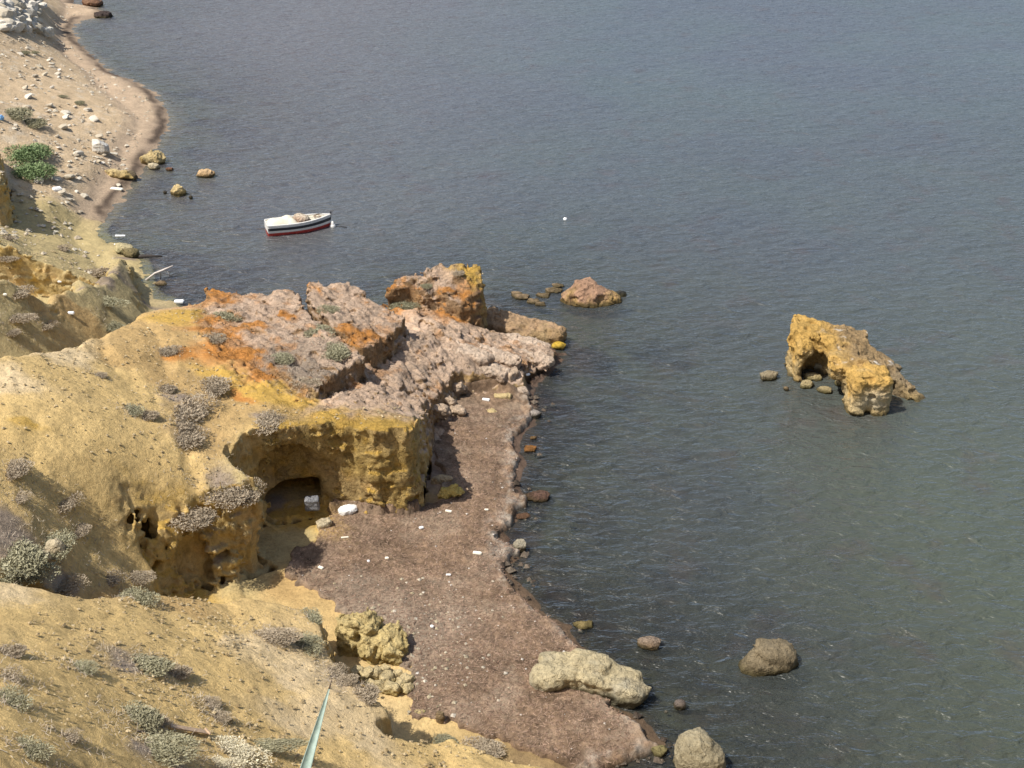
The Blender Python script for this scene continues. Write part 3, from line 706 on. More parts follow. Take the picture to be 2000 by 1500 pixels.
greyz = sstep(.9, .2, ds)*sstep(-.2, .3, fbm(X, Y, Z, 1.5, 3, .6, 325)); c = c*(1 - greyz*.6)[:, None] + np.array((.40, .36, .30))[None]*(greyz*.6)[:, None]
dq = P(690, 1230, 1.0); gz = sstep(4.2, 1, np.hypot((X - dq[0])*.8, Y - dq[1]) + n1_*3); c = c*(1 - gz*.45)[:, None] + np.array((.36, .30, .23))[None]*(gz*.45)[:, None]
dq = P(620, 1030, .9); gz = sstep(1.8, .6, np.hypot((X - dq[0])*.7, (Y - dq[1])*1.1) + n1_*1.2); c = c*(1 - gz*.8)[:, None] + (OCHRE*.95)[None]*(gz*.8)[:, None]
wet = sstep(.16, .02, Z); c = c*(1 - wet*.7)[:, None]
M_WEED = earth_mat('dead_seaweed', 1.0, 1.0, .05, .04)
o = link('seaweed_mat', mesh_np('seaweed_mat', V, F, c), M_WEED); tag(o, 'reddish brown mat of dead seaweed covering the beach', 'seaweed', None, 'stuff')

# ------------------------------------------------------------------ stones and rocks
def rock_mesh(name, prims, cuts=(), step=.08, amp=.12, freq=1.3, seed=0.0, pal=None, facets=0, holes=0.0, zbase=0.0, wetline=True, origin=(0, 0)):
    """solid rock from boxes ('b') and ellipsoids ('e'): (kind, centre, half size, turn about z, tilt about x, tilt about y)"""
    lo = np.full(3, 1e9); hi = -lo
    for p in prims:
        r = np.linalg.norm(p[2]); lo = np.minimum(lo, np.array(p[1]) - np.minimum(r, max(p[2])*1.35)); hi = np.maximum(hi, np.array(p[1]) + np.minimum(r, max(p[2])*1.35))
    lo -= .3 + amp; hi += .3 + amp; lo[2] = max(lo[2], zbase - .5)
    n = np.ceil((hi - lo)/step).astype(int) + 2
    x = lo[0] + np.arange(n[0])*step; y = lo[1] + np.arange(n[1])*step; z = lo[2] + np.arange(n[2])*step
    x, y, z = np.meshgrid(x, y, z, indexing='ij')
    def sd(p):
        k, c, r, a, tx, ty = (list(p) + [0, 0, 0])[:6]
        m = Euler((tx, ty, a)).to_matrix().inverted()
        X, Y, Z = x - c[0], y - c[1], z - c[2]
        X, Y, Z = (m[0][0]*X + m[0][1]*Y + m[0][2]*Z), (m[1][0]*X + m[1][1]*Y + m[1][2]*Z), (m[2][0]*X + m[2][1]*Y + m[2][2]*Z)
        if k == 'e': return (np.sqrt((X/r[0])**2 + (Y/r[1])**2 + (Z/r[2])**2) - 1)*min(r)
        q = min(r)*.35
        a_, b_, c_ = np.abs(X) - r[0] + q, np.abs(Y) - r[1] + q, np.abs(Z) - r[2] + q
        return np.sqrt(np.maximum(a_, 0)**2 + np.maximum(b_, 0)**2 + np.maximum(c_, 0)**2) + np.minimum(np.maximum(a_, np.maximum(b_, c_)), 0) - q
    f = None
    for p in prims:
        g = sd(p)
        if f is None: f = g
        else:
            kk = .22; t = np.clip(.5 + .5*(f - g)/kk, 0, 1); f = f + (g - f)*t - kk*t*(1 - t)
    for p in cuts:
        g = -sd(p); kk = .12; t = np.clip(.5 - .5*(g - f)/kk, 0, 1); f = g + (f - g)*t + kk*t*(1 - t)
    if facets:
        rf = np.random.RandomState(int(seed*10) + 3); cc_ = np.mean([p[1] for p in prims], axis=0); ext = np.abs(hi - lo)/2 - .3 - amp
        for _ in range(facets):
            n_ = rf.randn(3); n_ /= np.linalg.norm(n_); dd_ = np.sqrt(((n_*ext)**2).sum())*(.62 + .2*rf.rand())
            g = (x - cc_[0])*n_[0] + (y - cc_[1])*n_[1] + (z - cc_[2])*n_[2] - dd_*.78; f = np.maximum(f, g)
    nb = np.abs(f) < 2.2*amp + .3*holes + 2*step; xa, ya, za = x[nb], y[nb], z[nb]
    xw_ = xa + fbm(xa, ya, za, freq*1.5, 2, .5, seed + 55)*.3/freq
    f[nb] -= ridged(xw_, ya, za, freq, 4, .68, seed)*amp + fbm(xa, ya, za, freq*3.1, 3, .65, seed + 3)*amp*.7
    f[nb] -= vnoise(xa*.5 + seed, ya*.5, za*5.0/max(.5, min(1.5, amp*10)) + xa*.8)*amp*.55
    if holes: f[nb] += np.maximum(vnoise(xa*2.3 + seed, ya*2.3, za*2.6) - .3, 0)*holes
    f[:, :, 0] = 1; f[:, :, -1] = 1; f[0] = 1; f[-1] = 1; f[:, 0] = 1; f[:, -1] = 1
    K, V, Fq = nets(f.astype(np.float32), (0, 0, 0))
    V, Fq = nets_join([(K, V, Fq)])
    V = V*step + lo
    X, Y, Z = V.T
    ox, oy = origin; XX, YY = X + ox, Y + oy
    a, b, top = [np.array(q) for q in (pal or (OCHRE, YELL, YELL))]
    m1 = sstep(-.25, .3, fbm(XX, YY, Z, 1.1, 4, .6, seed + 7)); c = a[None]*(1 - m1)[:, None] + b[None]*m1[:, None]
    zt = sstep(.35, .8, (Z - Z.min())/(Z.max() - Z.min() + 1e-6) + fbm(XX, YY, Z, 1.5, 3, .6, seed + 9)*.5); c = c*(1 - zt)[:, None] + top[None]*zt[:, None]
    if wetline:
        w = sstep(.30, .08, Z + fbm(XX, YY, Z, 2, 2, .6, seed)*.1); c = c*(1 - w*.78)[:, None] + np.array((.06, .05, .02))[None]*(w*.6)[:, None]
    return mesh_np(name, V, Fq, c)
def rock_at(u, v, label, w, d, h, pal=None, kind='e', turn=0, step=None, amp=None, seed=None, name='rock', cat='rock', group=None, tilt=0, tilty=0, prims=None, cuts=(), holes=0.0, z=None, sink=.35, wet=True, freq=1.3, facets=None):
    """w, d, h in metres; (u, v) is the middle of its foot"""
    q = hit(u, v)
    zz = 0.0 if z is None and wet else q.z
    if prims is None: prims = [(kind, (0, 0, h*(.5 - sink*.3)), (w/2, d/2, h*(.5 + sink*.5)), turn, tilt, tilty)]
    seed = seed if seed is not None else (u*.37 + v*.11) % 60
    me = rock_mesh(name, prims, cuts, step or max(.03, w/34), (amp if amp is not None else w*.05)*1.35, max(freq, 1.5/w), seed, pal, facets=(0 if cuts or len(prims) > 2 else 9) if facets is None else facets, holes=holes, zbase=-.6 if wet else -h, wetline=wet, origin=(q.x, q.y))
    o = link(name, me, M_ROCK, loc=(q.x, q.y, zz)); tag(o, label, cat, group); return o
M_ROCK = earth_mat('stone', 1.0, 1.0, .08, .035, .02)
GREYS = ((.13, .105, .06), (.19, .15, .09), (.25, .205, .13))
PALES = ((.42, .34, .22), (.50, .40, .24), (.5, .42, .28))
YELLS = ((.33, .24, .11), (.46, .33, .13), (.52, .40, .20))
WETS = ((.14, .11, .07), (.20, .15, .09), (.28, .2, .12))
# the arched rock standing in the sea
q = P(1643, 778, 0)
ar = [('b', (-1.9, 2.9, 1.0), (.32, .9, 1.55), .1, 0, .06), ('b', (-.2, 3.5, 2.05), (2.1, 1.15, .42), -.28, .05, .16), ('b', (1.6, 2.2, 1.25), (1.9, .95, .6), -.62, .05, .38), ('b', (.2, 1.3, 1.7), (.75, 1.4, .5), -.15, .1, .1),
      ('b', (1.05, -1.15, .85), (1.0, .85, 1.45), .05, .12, 0), ('e', (1.0, .2, 1.0), (.95, 1.2, 1.3)), ('b', (3.35, .75, .2), (1.5, .42, .6), -.75, 0, .5), ('e', (-.05, 2.9, .5), (.35, .9, 1.0)), ('e', (.1, 3.9, .3), (2.2, .8, 1.2))]
ac = [('e', (-1.0, 2.0, .5), (.95, 1.75, 1.35)), ('e', (2.25, -.35, .1), (.55, 1.35, 1.05), -.35)]
AS = .9
ar = [(p[0], tuple(c_*AS for c_ in p[1]), tuple(c_*AS for c_ in p[2])) + tuple(p[3:]) for p in ar]; ac = [(p[0], tuple(c_*AS for c_ in p[1]), tuple(c_*AS for c_ in p[2])) + tuple(p[3:]) for p in ac]
me = rock_mesh('arched_rock', ar, ac, .05, .15, 1.3, 4.0, ((.36, .26, .12), (.46, .35, .18), (.48, .30, .09)), holes=.6, zbase=-.7, origin=q)
V = np.empty(len(me.vertices)*3, np.float32); me.vertices.foreach_get('co', V); V = V.reshape(-1, 3)
cc = np.empty(len(V)*4, np.float32); me.color_attributes['Col'].data.foreach_get('color', cc); cc = cc.reshape(-1, 4)
rg = sstep(-.6, .8, V[:, 0] + fbm(*V.T, 1.2, 3, .6, 5)*1.0)*sstep(-.5, .5, V[:, 1]); cc[:, :3] = cc[:, :3]*(1 - rg*.75)[:, None] + np.array((.21, .155, .10))[None]*(rg*.75)[:, None]
gu = sstep(.28, .5, fbm(*V.T, 2.2, 3, .6, 8))*rg*sstep(.9, 1.5, V[:, 2]); cc[:, :3] = cc[:, :3]*(1 - gu*.8)[:, None] + np.array((.7, .66, .58))[None]*(gu*.8)[:, None]
fb = np.exp(-((V[:, 0] - 1.1)/.8)**2)*sstep(-.9, -1.7, V[:, 1])*sstep(1.9, 1.2, V[:, 2])*sstep(.2, .6, V[:, 2]); cc[:, :3] = cc[:, :3]*(1 - fb*.6)[:, None] + np.array((.52, .46, .34))[None]*(fb*.6)[:, None]
me.color_attributes['Col'].data.foreach_set('color', cc.ravel())
tag(link('sea_rock', me, M_ROCK, loc=(q[0], q[1], 0)), 'big ochre arched rock standing alone in the sea, hollow on its left', 'rock')
rock_at(1598, 722, 'small pale stone inside the hollow of the arched rock', .6, .5, .35, ((.5, .47, .36),)*3, seed=3)
rock_at(1500, 738, 'low flat olive rock just breaking the water left of the arched rock', 1.3, .7, .3, GREYS, turn=.3, seed=5)
for i, (u, v, w) in enumerate([(1575, 755, .8), (1612, 765, .7), (1560, 722, .6), (1640, 752, .6), (1590, 740, .9)]):
    rock_at(u, v, ['leftmost of the front', 'middle one of the front', 'one inside the hollow, of the', 'one touching the front block, of the', 'large middle one of the'][i] + ' weedy stones at the foot of the arched rock', w, w*.7, .26, ((.2, .17, .07), (.28, .22, .1), (.35, .28, .15)), seed=i*3 + 1, group='weedy stones under the arched rock')
rock_at(1535, 762, 'tiny dark stone left of the front foot of the arched rock', .28, .25, .18, WETS)
# rocks off the tip of the promontory
rock_at(1150, 588, 'brown pointed rock with two dark hollows off the tip of the promontory', 2.9, 1.9, 1.6, ((.30, .2, .09), (.40, .26, .10), (.36, .22, .14)),
        prims=[('e', (0, 0, .15), (1.45, .85, .8)), ('b', (-.15, .2, .6), (.6, .5, .5), .5, .2, 0), ('e', (1.2, .1, .05), (.65, .5, .4)), ('e', (-.1, .1, .95), (.45, .35, .3))],
        cuts=[('e', (-1.0, -.75, .45), (.36, .5, .38)), ('e', (.75, -.8, .4), (.5, .5, .34))], step=.055, amp=.1, seed=8)
rock_at(1210, 577, 'dark low stone touching the right side of the pointed rock', .8, .5, .25, ((.05, .05, .045),)*3)
rock_at(1022, 655, 'flat cracked slab with dark seaward end lying in the water beyond the pink slab', 4.2, 1.7, .9, ((.30, .2, .1), (.38, .27, .14), (.36, .24, .14)),
        prims=[('b', (-.2, .1, .45), (2.0, .75, .42), -.28, .12, .1), ('b', (-.9, .5, .75), (1.0, .5, .3), -.3, .2, .12), ('b', (1.6, -.5, .35), (.6, .5, .4), -.3, 0, 0)], step=.06, amp=.12, seed=9, holes=.3)
rock_at(963, 611, 'small black stone in the gap behind the flat cracked slab', .7, .5, .4, ((.03, .03, .03),)*3)
rock_at(1092, 680, 'bright yellow rounded stone at the water edge of the pink slab', .72, .5, .32, ((.5, .33, .05),)*3, seed=2)
rock_at(1066, 662, 'smaller yellow stone in the shadow beside the flat cracked slab', .4, .3, .25, ((.42, .3, .06),)*3, seed=6)
for i, (u, v, w) in enumerate([(1020, 582, 1.0), (1040, 590, .9), (1062, 578, 1.0), (1080, 570, 1.1), (1055, 596, .7), (1088, 560, .7), (1008, 575, .6)]):
    rock_at(u, v, 'dark weedy reef stone awash, ' + ['front left one', 'front middle one', 'middle one', 'one behind the middle', 'nearest the camera', 'farthest one', 'leftmost one near the promontory tip'][i] + ', near the pointed rock', w, w*.6, .16, WETS, seed=i*2 + 4, group='reef stones awash')
# rocks off the near shore
rock_at(1505, 1297, 'rounded olive brown boulder standing alone in the dark water', 1.95, 1.3, 1.05, ((.105, .08, .045), (.15, .12, .07), (.20, .16, .10)), prims=[('e', (0, 0, .18), (.92, .6, .6), .2), ('b', (.1, .12, .42), (.6, .42, .3), .15, .1, .1), ('e', (-.55, -.2, .1), (.5, .4, .4))], step=.05, amp=.08, seed=11)
rock_at(1270, 1262, 'small reddish brown stone in the water near the shoreline boulder', .85, .5, .35, ((.2, .14, .08), (.28, .18, .1), (.25, .19, .14)), seed=13)
rock_at(1328, 1381, 'small dark wet stone with white specks off the shoreline boulder', .45, .4, .25, ((.06, .045, .04), (.09, .07, .055), (.15, .12, .10)), seed=17)
rock_at(1301, 1392, 'tiny wet pebble just left of the dark speckled stone', .14, .12, .1, ((.3, .28, .26),)*3)
rock_at(1362, 1492, 'large grey brown boulder in the water at the bottom edge', 1.5, 1.25, 1.3, ((.22, .18, .11), (.29, .24, .15), (.33, .28, .18)), prims=[('e', (-.08, 0, .35), (.66, .6, .78), .2), ('b', (-.15, .1, .65), (.4, .38, .35), .3, .1, .1), ('e', (.42, -.2, .2), (.4, .45, .55))], step=.045, amp=.07, seed=19)
rock_at(1287, 1470, 'low flat olive stone where the seaweed tongue ends', .62, .45, .2, ((.26, .22, .1),)*3, seed=21)
rock_at(1143, 1222, 'thin yellowish rock barely above the water off the beach', .85, .4, .14, ((.25, .19, .08),)*3, seed=23)
rock_at(1035, 880, 'orange stone under shallow water beside the seaweed edge', .75, .45, .12, ((.42, .17, .05),)*3, seed=25)
rock_at(1042, 857, 'small pale orange stone in the shallows above the orange one', .35, .25, .1, ((.45, .25, .12),)*3, seed=27)
rock_at(1055, 972, 'dark purple weed covered stones in the shallows', 1.0, .5, .18, ((.07, .035, .03), (.1, .05, .04), (.14, .08, .06)), seed=29)
rock_at(1022, 1008, 'long reddish stone under the shallow water', .75, .25, .1, ((.3, .13, .1),)*3, turn=.3, seed=31)
rock_at(1016, 1072, 'rounded brown stone at the tip of a seaweed lump', .6, .45, .4, ((.2, .14, .07), (.3, .24, .16), (.34, .3, .22)), seed=33)
rock_at(1040, 812, 'dark brown stones jutting from the seaweed corner', .9, .6, .3, ((.1, .07, .05), (.17, .12, .09), (.3, .26, .22)), seed=35)
rock_at(1020, 765, 'small brown rock at the seaward corner of the pink slab', .8, .6, .6, ((.16, .11, .07), (.26, .19, .13), (.42, .33, .25)), seed=37)
rock_at(1150, 1335, 'long cream and yellow boulder half buried in seaweed at the water edge', 4.2, 1.7, .9, ((.35, .30, .20), (.42, .385, .29), (.43, .36, .22)), z=0,
        prims=[('b', (-.75, .15, .28), (1.0, .62, .50), -.1, .1, -.05), ('b', (.55, -.05, .2), (1.15, .6, .46), -.32, .1, .15), ('b', (.05, .3, .5), (.6, .34, .42), -.2, .2, .1), ('e', (1.45, -.5, .1), (.6, .45, .38)), ('e', (-1.5, -.2, .35), (.6, .5, .4))],
        cuts=[('e', (-.35, -.62, .95), (.2, .3, .55), .3), ('e', (.5, -.62, .75), (.14, .25, .4), -.3)], step=.05, amp=.07, seed=41)
# stones of the far bay
rock_at(401, 344, 'tan flat rock in the bay, the farther of the two beyond the boat', 1.5, .8, .5, ((.42, .27, .12), (.48, .32, .16), (.52, .36, .2)), seed=43)
rock_at(348, 381, 'yellow square rock in the bay, nearer of the two left of the boat', 1.05, .8, .62, YELLS, kind='b', seed=45)
rock_at(323, 378, 'tiny dark stone left of the yellow square rock', .3, .25, .2, ((.06, .05, .05),)*3)
rock_at(373, 388, 'thin dark stick like stone right of the yellow square rock', .28, .2, .25, ((.07, .06, .05),)*3)
rock_at(302, 318, 'yellow rock at the point where the far beach turns', 1.6, 1.1, .7, YELLS, kind='b', seed=47, amp=.12)
rock_at(300, 330, 'pale low rock below the yellow rock at the beach turn', .9, .6, .4, PALES, seed=49)
rock_at(332, 333, 'small red brown stone in the water off the beach turn', .6, .35, .2, ((.25, .12, .08),)*3)
rock_at(230, 346, 'low ochre ledge on the far beach left of the beach turn', 2.4, .8, .45, YELLS, wet=False, seed=51, amp=.15)
rock_at(258, 348, 'dark weathered lump at the right end of the ochre ledge', .9, .7, .5, ((.14, .11, .07),)*3, wet=False)
rock_at(195, 297, 'white squared block standing on the far beach', 1.3, .8, .95, ((.6, .57, .5), (.66, .62, .54), (.7, .66, .58)), kind='b', wet=False, amp=.04, seed=53)
rock_at(88, 68, 'white slab lying apart at the foot of the far block heap', 1.6, 1.1, .6, ((.64, .6, .5),)*3, kind='b', wet=False, seed=55)
rock_at(180, 12, 'red brown rocks at the small far point', 2.6, 1.6, .8, ((.14, .07, .045), (.2, .1, .06), (.22, .13, .08)), seed=57, z=0)
rock_at(203, 33, 'low dark rocks ending the small far point', 3.0, 1.2, .4, ((.06, .045, .04),)*3, seed=59, z=0)
rock_at(242, 494, 'pale green broken rock at the foot of the mound by the bay', 1.3, .9, .6, ((.35, .32, .16), (.42, .36, .2), (.5, .42, .24)), z=.1, seed=61)
rock_at(256, 500, 'darker broken rock beside the pale green one', 1.1, .8, .45, ((.2, .16, .08),)*3, z=.1, seed=63)
rock_at(315, 556, 'dark wet stone in the corner of the bay behind the promontory', .7, .4, .2, WETS)
# broken blocks under the near cliff
OCHB = ((.34, .26, .11), (.44, .33, .13), (.50, .39, .18))
rock_at(706, 1245, 'broken ochre rock shoulder standing under the near cliff edge', 2.0, 1.4, 1.5, OCHB, wet=False, prims=[('b', (0, 0, .45), (.6, .55, .9), .4, .1, .1), ('b', (.45, -.5, .3), (.5, .4, .55), .8, -.1, .2), ('e', (-.3, -.5, .3), (.5, .5, .6))], amp=.2, seed=71, step=.045, facets=9, holes=.7)
rock_at(736, 1280, 'ochre ledge with a dark shaded front below the near cliff', 1.9, .9, .8, OCHB, wet=False, prims=[('b', (-.1, .1, .3), (.95, .42, .5), .45, .05, -.12), ('b', (.5, .3, .2), (.45, .4, .45), .3, 0, 0)], amp=.15, seed=73, step=.04, facets=8, holes=.5)
rock_at(768, 1290, 'squarish pitted rock at the end of the ledge under the near cliff', .75, .6, .6, OCHB, wet=False, kind='b', turn=.2, amp=.07, seed=75, holes=.4, facets=6)
rub = [(715, 1325, .55), (735, 1320, .5), (755, 1330, .6), (775, 1322, .5), (790, 1335, .55), (740, 1345, .5), (765, 1350, .6), (795, 1350, .45), (725, 1342, .4), (780, 1345, .5), (700, 1318, .45), (805, 1330, .35), (750, 1312, .4)]
for i, (u, v, w) in enumerate(rub):
    lab = ['leftmost stone of the top row', 'second stone of the top row', 'larger middle stone of the top row', 'pale stone beside the middle one', 'stone at the right end', 'front left stone', 'front middle stone', 'front right stone touching the seaweed', 'small stone at the left edge', 'half hidden stone behind the front row', 'small stone under the cliff lip', 'outlying small stone on the right', 'topmost stone next to the pitted block'][i]
    rock_at(u, v, lab + ' in the yellowish rubble heap below the near cliff', w, w*.75, w*.55, ((.34, .27, .12), (.44, .34, .15), (.50, .40, .22)), kind='be'[i % 2], wet=False, amp=.05, seed=i*1.7, turn=i, facets=8, group='rubble heap below the near cliff', name='stone', cat='stone')
rock_at(632, 1030, 'tan flat stone on bare earth in front of the dark hollow', .62, .45, .28, PALES, wet=False, kind='b', turn=.4, seed=81, name='stone', cat='stone')
rock_at(610, 990, 'dim grey squared block in the mouth of the dark hollow', .58, .4, .42, ((.24, .24, .25),)*3, wet=False, kind='b', facets=0, amp=.015, turn=.1, seed=83, name='stone', cat='stone')  # block colour darkened to put the shade of the hollow into it
rock_at(882, 972, 'yellow and white weathered stump of rock on the seaweed', .95, .6, .55, ((.55, .45, .3), (.5, .38, .14), (.50, .38, .12)), wet=False, seed=85, amp=.09, cuts=[('e', (.12, -.35, .1), (.18, .3, .2))])
rock_at(918, 960, 'small tan stone right of the weathered stump', .35, .3, .2, ((.42, .3, .2),)*3, wet=False, name='stone', cat='stone')
rock_at(863, 940, 'thin pale ochre stone ledge left of the weathered stump', .9, .45, .2, ((.46, .34, .2),)*3, wet=False, kind='b', name='stone', cat='stone')
rock_at(962, 806, 'ochre patchy stone sunk in the seaweed beside the pink slab', .6, .4, .14, YELLS, wet=False, name='stone', cat='stone')
rock_at(985, 779, 'long ochre stone at the foot of the pink slab', 1.0, .35, .22, YELLS, wet=False, kind='b', turn=.1, name='stone', cat='stone')
for i, (u, v, w, l) in enumerate([(875, 795, 1.0, 'layered brown rock piece stepping down from the pink slab to the beach'), (892, 812, .8, 'grey lump at the low end of the slab steps'), (862, 812, .9, 'dark split rock between the slab steps and the overhang'), (895, 765, .8, 'brown block wedged at the inner corner of the seaweed beach'),
        (1000, 740, .8, 'pale block lying on the front edge of the pink slab')]):
    rock_at(u, v, l, w, w*.7, w*.6, ((.22, .16, .11), (.36, .27, .19), (.45, .34, .24)), wet=False, kind='b', turn=-.4 + i*.3, tilt=.1, amp=.07, seed=90 + i, holes=.2)
for i, (u, v, w, h_, l) in enumerate([(905, 690, 2.6, .34, 'long pale ledge broken from the pink slab, upper one'), (965, 697, 2.6, .34, 'long pale ledge of the pink slab near its seaward end'), (1035, 700, 2.2, .35, 'flat rock plate at the seaward tip of the pink slab'), (950, 722, 2.0, .3, 'narrow ledge with a dark underside along the pink slab'), (1025, 672, 2.4, .3, 'sloping grey plate along the outer edge of the pink slab')]):
    rock_at(u, v, l, w, .8, h_*.8, ((.34, .25, .18), (.44, .32, .23), (.50, .39, .29)), wet=False, prims=[('b', (0, 0, .02), (w/2, .36, h_*.45), -.5, .12, .06), ('b', (w*.25, -.3, -.02), (w*.3, .3, h_*.4), -.45, .1, .1), ('e', (-w*.3, .2, 0), (w*.3, .4, h_*.5), -.5)], amp=.10, seed=110 + i, step=.05, name='rock_ledge', facets=0, freq=2.0)
rock_at(820, 1395, 'flat yellow board like stone on the seaweed near the cliff corner', .5, .22, .12, ((.55, .45, .2),)*3, wet=False, kind='b', amp=.01, name='stone', cat='stone')
rock_at(860, 1410, 'dark upright stone casting shadow near the cliff corner', .3, .25, .5, ((.25, .18, .1),)*3, wet=False, name='stone', cat='stone')
rock_at(110, 1085, 'small pale rock poking out under the big green shrub', .6, .5, .55, PALES, wet=False, name='stone', cat='stone')
rock_at(90, 1098, 'narrow tan stone beside a dark gap left of the sandy gully', .35, .3, .5, PALES, wet=False, name='stone', cat='stone')

# low-poly stones that share meshes
def pebble(seed, n=1):
    rs = np.random.RandomState(seed)
    import bmesh
    bm = bmesh.new(); bmesh.ops.create_icosphere(bm, subdivisions=n, radius=1)
    ax = rs.rand(3)*.5 + .6; ax[2] *= .75
    for v in bm.verts:
        f = 1 + (rs.rand() - .5)*.45
        v.co = Vector((v.co.x*ax[0]*f, v.co.y*ax[1]*f, v.co.z*ax[2]*f))
        for k in range(3): v.co[k] = max(-ax[k]*.78, min(ax[k]*.78, v.co[k]))
    me = bpy.data.meshes.new('stone'); bm.to_mesh(me); bm.free(); return me
def objcol_mat(name, lo, hi, rough=.9, bump=.02):
    k = NT(name); oi = k.n('ShaderNodeObjectInfo'); g = k.n('ShaderNodeNewGeometry').outputs['Position']
    c = k.ramp(oi.outputs['Random'], [(0, lo), (1, hi)]); f = k.noise(6, 4, .6, g)
    c = k.mix(.7, c, k.ramp(f, [(.3, .7), (.7, 1.15)]), 'MULTIPLY'); k.bsdf(c, rough, k.bump(f, bump), .2); return k.m
M_WHITE = objcol_mat('pale_stone', (.42, .36, .26), (.62, .57, .48))
pb = [pebble(i, 2) for i in range(5)]
for m in pb: m.materials.append(M_WHITE)
rs = np.random.RandomState(5)
def put(me, q, s, label, cat, group=None, name='stone', lift=.25, flat=1.0):
    o = bpy.data.objects.new(name, me); COL.objects.link(o)
    o.location = (q.x, q.y, q.z + s*lift); o.scale = (s*(.8 + rs.rand()*.5), s*(.8 + rs.rand()*.4), s*(.7 + rs.rand()*.3)*flat); o.rotation_euler = (rs.rand()*.4, rs.rand()*.4, rs.rand()*6.3)
    tag(o, label, cat, group); return o
n = 0
for r_ in range(9):
    for c_ in range(11):
        u = -6 + c_*8.0 + rs.rand()*5 - (r_ % 2)*3; v = -8 + r_*8.2 + rs.rand()*5
        if u > 78 - abs(v - 25)*.25 or v > 66 - u*.08 - (30 if u < 0 else 0): continue
        put(pb[n % 5], hit(u, v), .62 + rs.rand()*.55, 'pale block in the heap of boulders at the far top left corner', 'boulder', 'heap of pale boulders on the far shore', 'boulder'); n += 1
for i in range(70):
    u, v = 8 + rs.rand()*230, 95 + rs.rand()*300
    if u > 60 + v*.55: u *= .5
    if 20 < u < 110 and 250 < v < 350: continue
    put(pb[i % 5], hit(u, v), .16 + rs.rand()**2*.34, 'pale loose stone on the far beach', 'stone', 'pale stones scattered on the far beach', flat=.7)
# uncounted small stones and clods: real geometry in one mesh
def scatter(name, n, pick, size, lo, hi, label, seed, cat='gravel', flat=.6):
    rs = np.random.RandomState(seed)
    base = np.array([(1, 0, 0), (-1, 0, 0), (0, 1, 0), (0, -1, 0), (0, 0, 1), (0, 0, -.6)], float)
    tri = np.array([(0, 2, 4), (2, 1, 4), (1, 3, 4), (3, 0, 4), (2, 0, 5), (1, 2, 5), (3, 1, 5), (0, 3, 5)])
    pts = pick(rs, n); n = len(pts)
    s = size[0] + (size[1] - size[0])*rs.rand(n)**3
    B = base[None]*(1 + (rs.rand(n, 6, 3) - .5)*.7)*s[:, None, None]; B[:, :, 2] *= flat
    a = rs.rand(n)*6.28; ca, sa = np.cos(a)[:, None], np.sin(a)[:, None]
    Bx = B[:, :, 0]*ca - B[:, :, 1]*sa; By = B[:, :, 0]*sa + B[:, :, 1]*ca
    V = np.stack([Bx + pts[:, 0:1], By + pts[:, 1:2], B[:, :, 2] + pts[:, 2:3] + s[:, None]*.15], -1).reshape(-1, 3)
    F = (tri[None] + (np.arange(n)*6)[:, None, None]).reshape(-1, 3)
    t = rs.rand(n, 1); c = np.repeat(np.array(lo)[None]*(1 - t) + np.array(hi)[None]*t, 6, 0)
    return tag(link(name, mesh_np(name, V, F, c, False), M_ROCK), label, cat, None, 'stuff')
# tops of the near land by column, for dropping things on it
topz = np.full((nx, ny), -9.0); ti = np.clip(((NV[:, 0] - x0)/STEP).round().astype(int), 0, nx-1); tj = np.clip(((NV[:, 1] - y0)/STEP).round().astype(int), 0, ny-1)
np.maximum.at(topz, (ti, tj), NV[:, 2])
def top_at(x, y):
    i = np.clip(((np.asarray(x) - x0)/STEP).round().astype(int), 0, nx-1); j = np.clip(((np.asarray(y) - y0)/STEP).round().astype(int), 0, ny-1)
    return topz[i, j]
def pick_slope(rs, n):
    x = -34 + rs.rand(n*4)*40; y = 17 + rs.rand(n*4)**1.3*55
    i = ((x - x0)/STEP).astype(int).clip(0, nx-1); j = ((y - y0)/STEP).astype(int).clip(0, ny-1)
    z = topz[i, j]; dens = sstep(-.25, .35, fbm(x, y, x*0, .45, 3, seed=401))
    ok = (x > -(y*.455 + 1)) & (z > 1.3) & (SL[i, j] > .72) & (rock[i, j] < .9) & (rs.rand(n*4) < .25 + .75*dens)
    return np.stack([x, y, z], 1)[ok][:n]
scatter('slope_gravel', 22000, pick_slope, (.012, .075), (.34, .25, .13), (.60, .48, .29), 'small clods and stones strewn over the sandy slopes', 31)
def pick_far(rs, n):
    x = -75 + rs.rand(n*3)*62; y = 68 + rs.rand(n*3)*90
    h, d = land(x, y); ok = (d > 1.0) & (x > -(y*.47 + 2)) & (fbm(x, y, x*0, .3, 3, seed=411) > -.15)
    return np.stack([x, y, h], 1)[ok][:n]
scatter('far_beach_gravel', 5000, pick_far, (.05, .26), (.40, .32, .22), (.66, .60, .48), 'pale rubble scattered over the far beach', 33)
def pick_weed(rs, n):
    x = -11 + rs.rand(n*4)*15; y = 27 + rs.rand(n*4)*26
    d, _ = Poly([tuple(p) for p in mat_w])(x, y); z = mat_z(x, y, d + .12)
    return np.stack([x, y, z], 1)[d > .1][:n]
scatter('beach_pebbles', 170, pick_weed, (.02, .07), (.5, .42, .34), (.68, .64, .58), 'tiny pale pebbles and shell bits on the seaweed', 35)
def pick_shore(rs, n):
    x = -3 + rs.rand(n*30)*9; y = 28 + rs.rand(n*30)*30
    d, _ = shore(x, y); ok = (np.abs(d + .25) < .75) & (fbm(x, y, x*0, .6, 3, seed=421) > .0)
    h, _ = land(x, y); return np.stack([x, y, np.maximum(h, -.12) + .05], 1)[ok][:n]
scatter('shore_stones', 260, pick_shore, (.05, .24), (.06, .045, .035), (.20, .16, .12), 'small wet stones along the seaweed shore', 37)
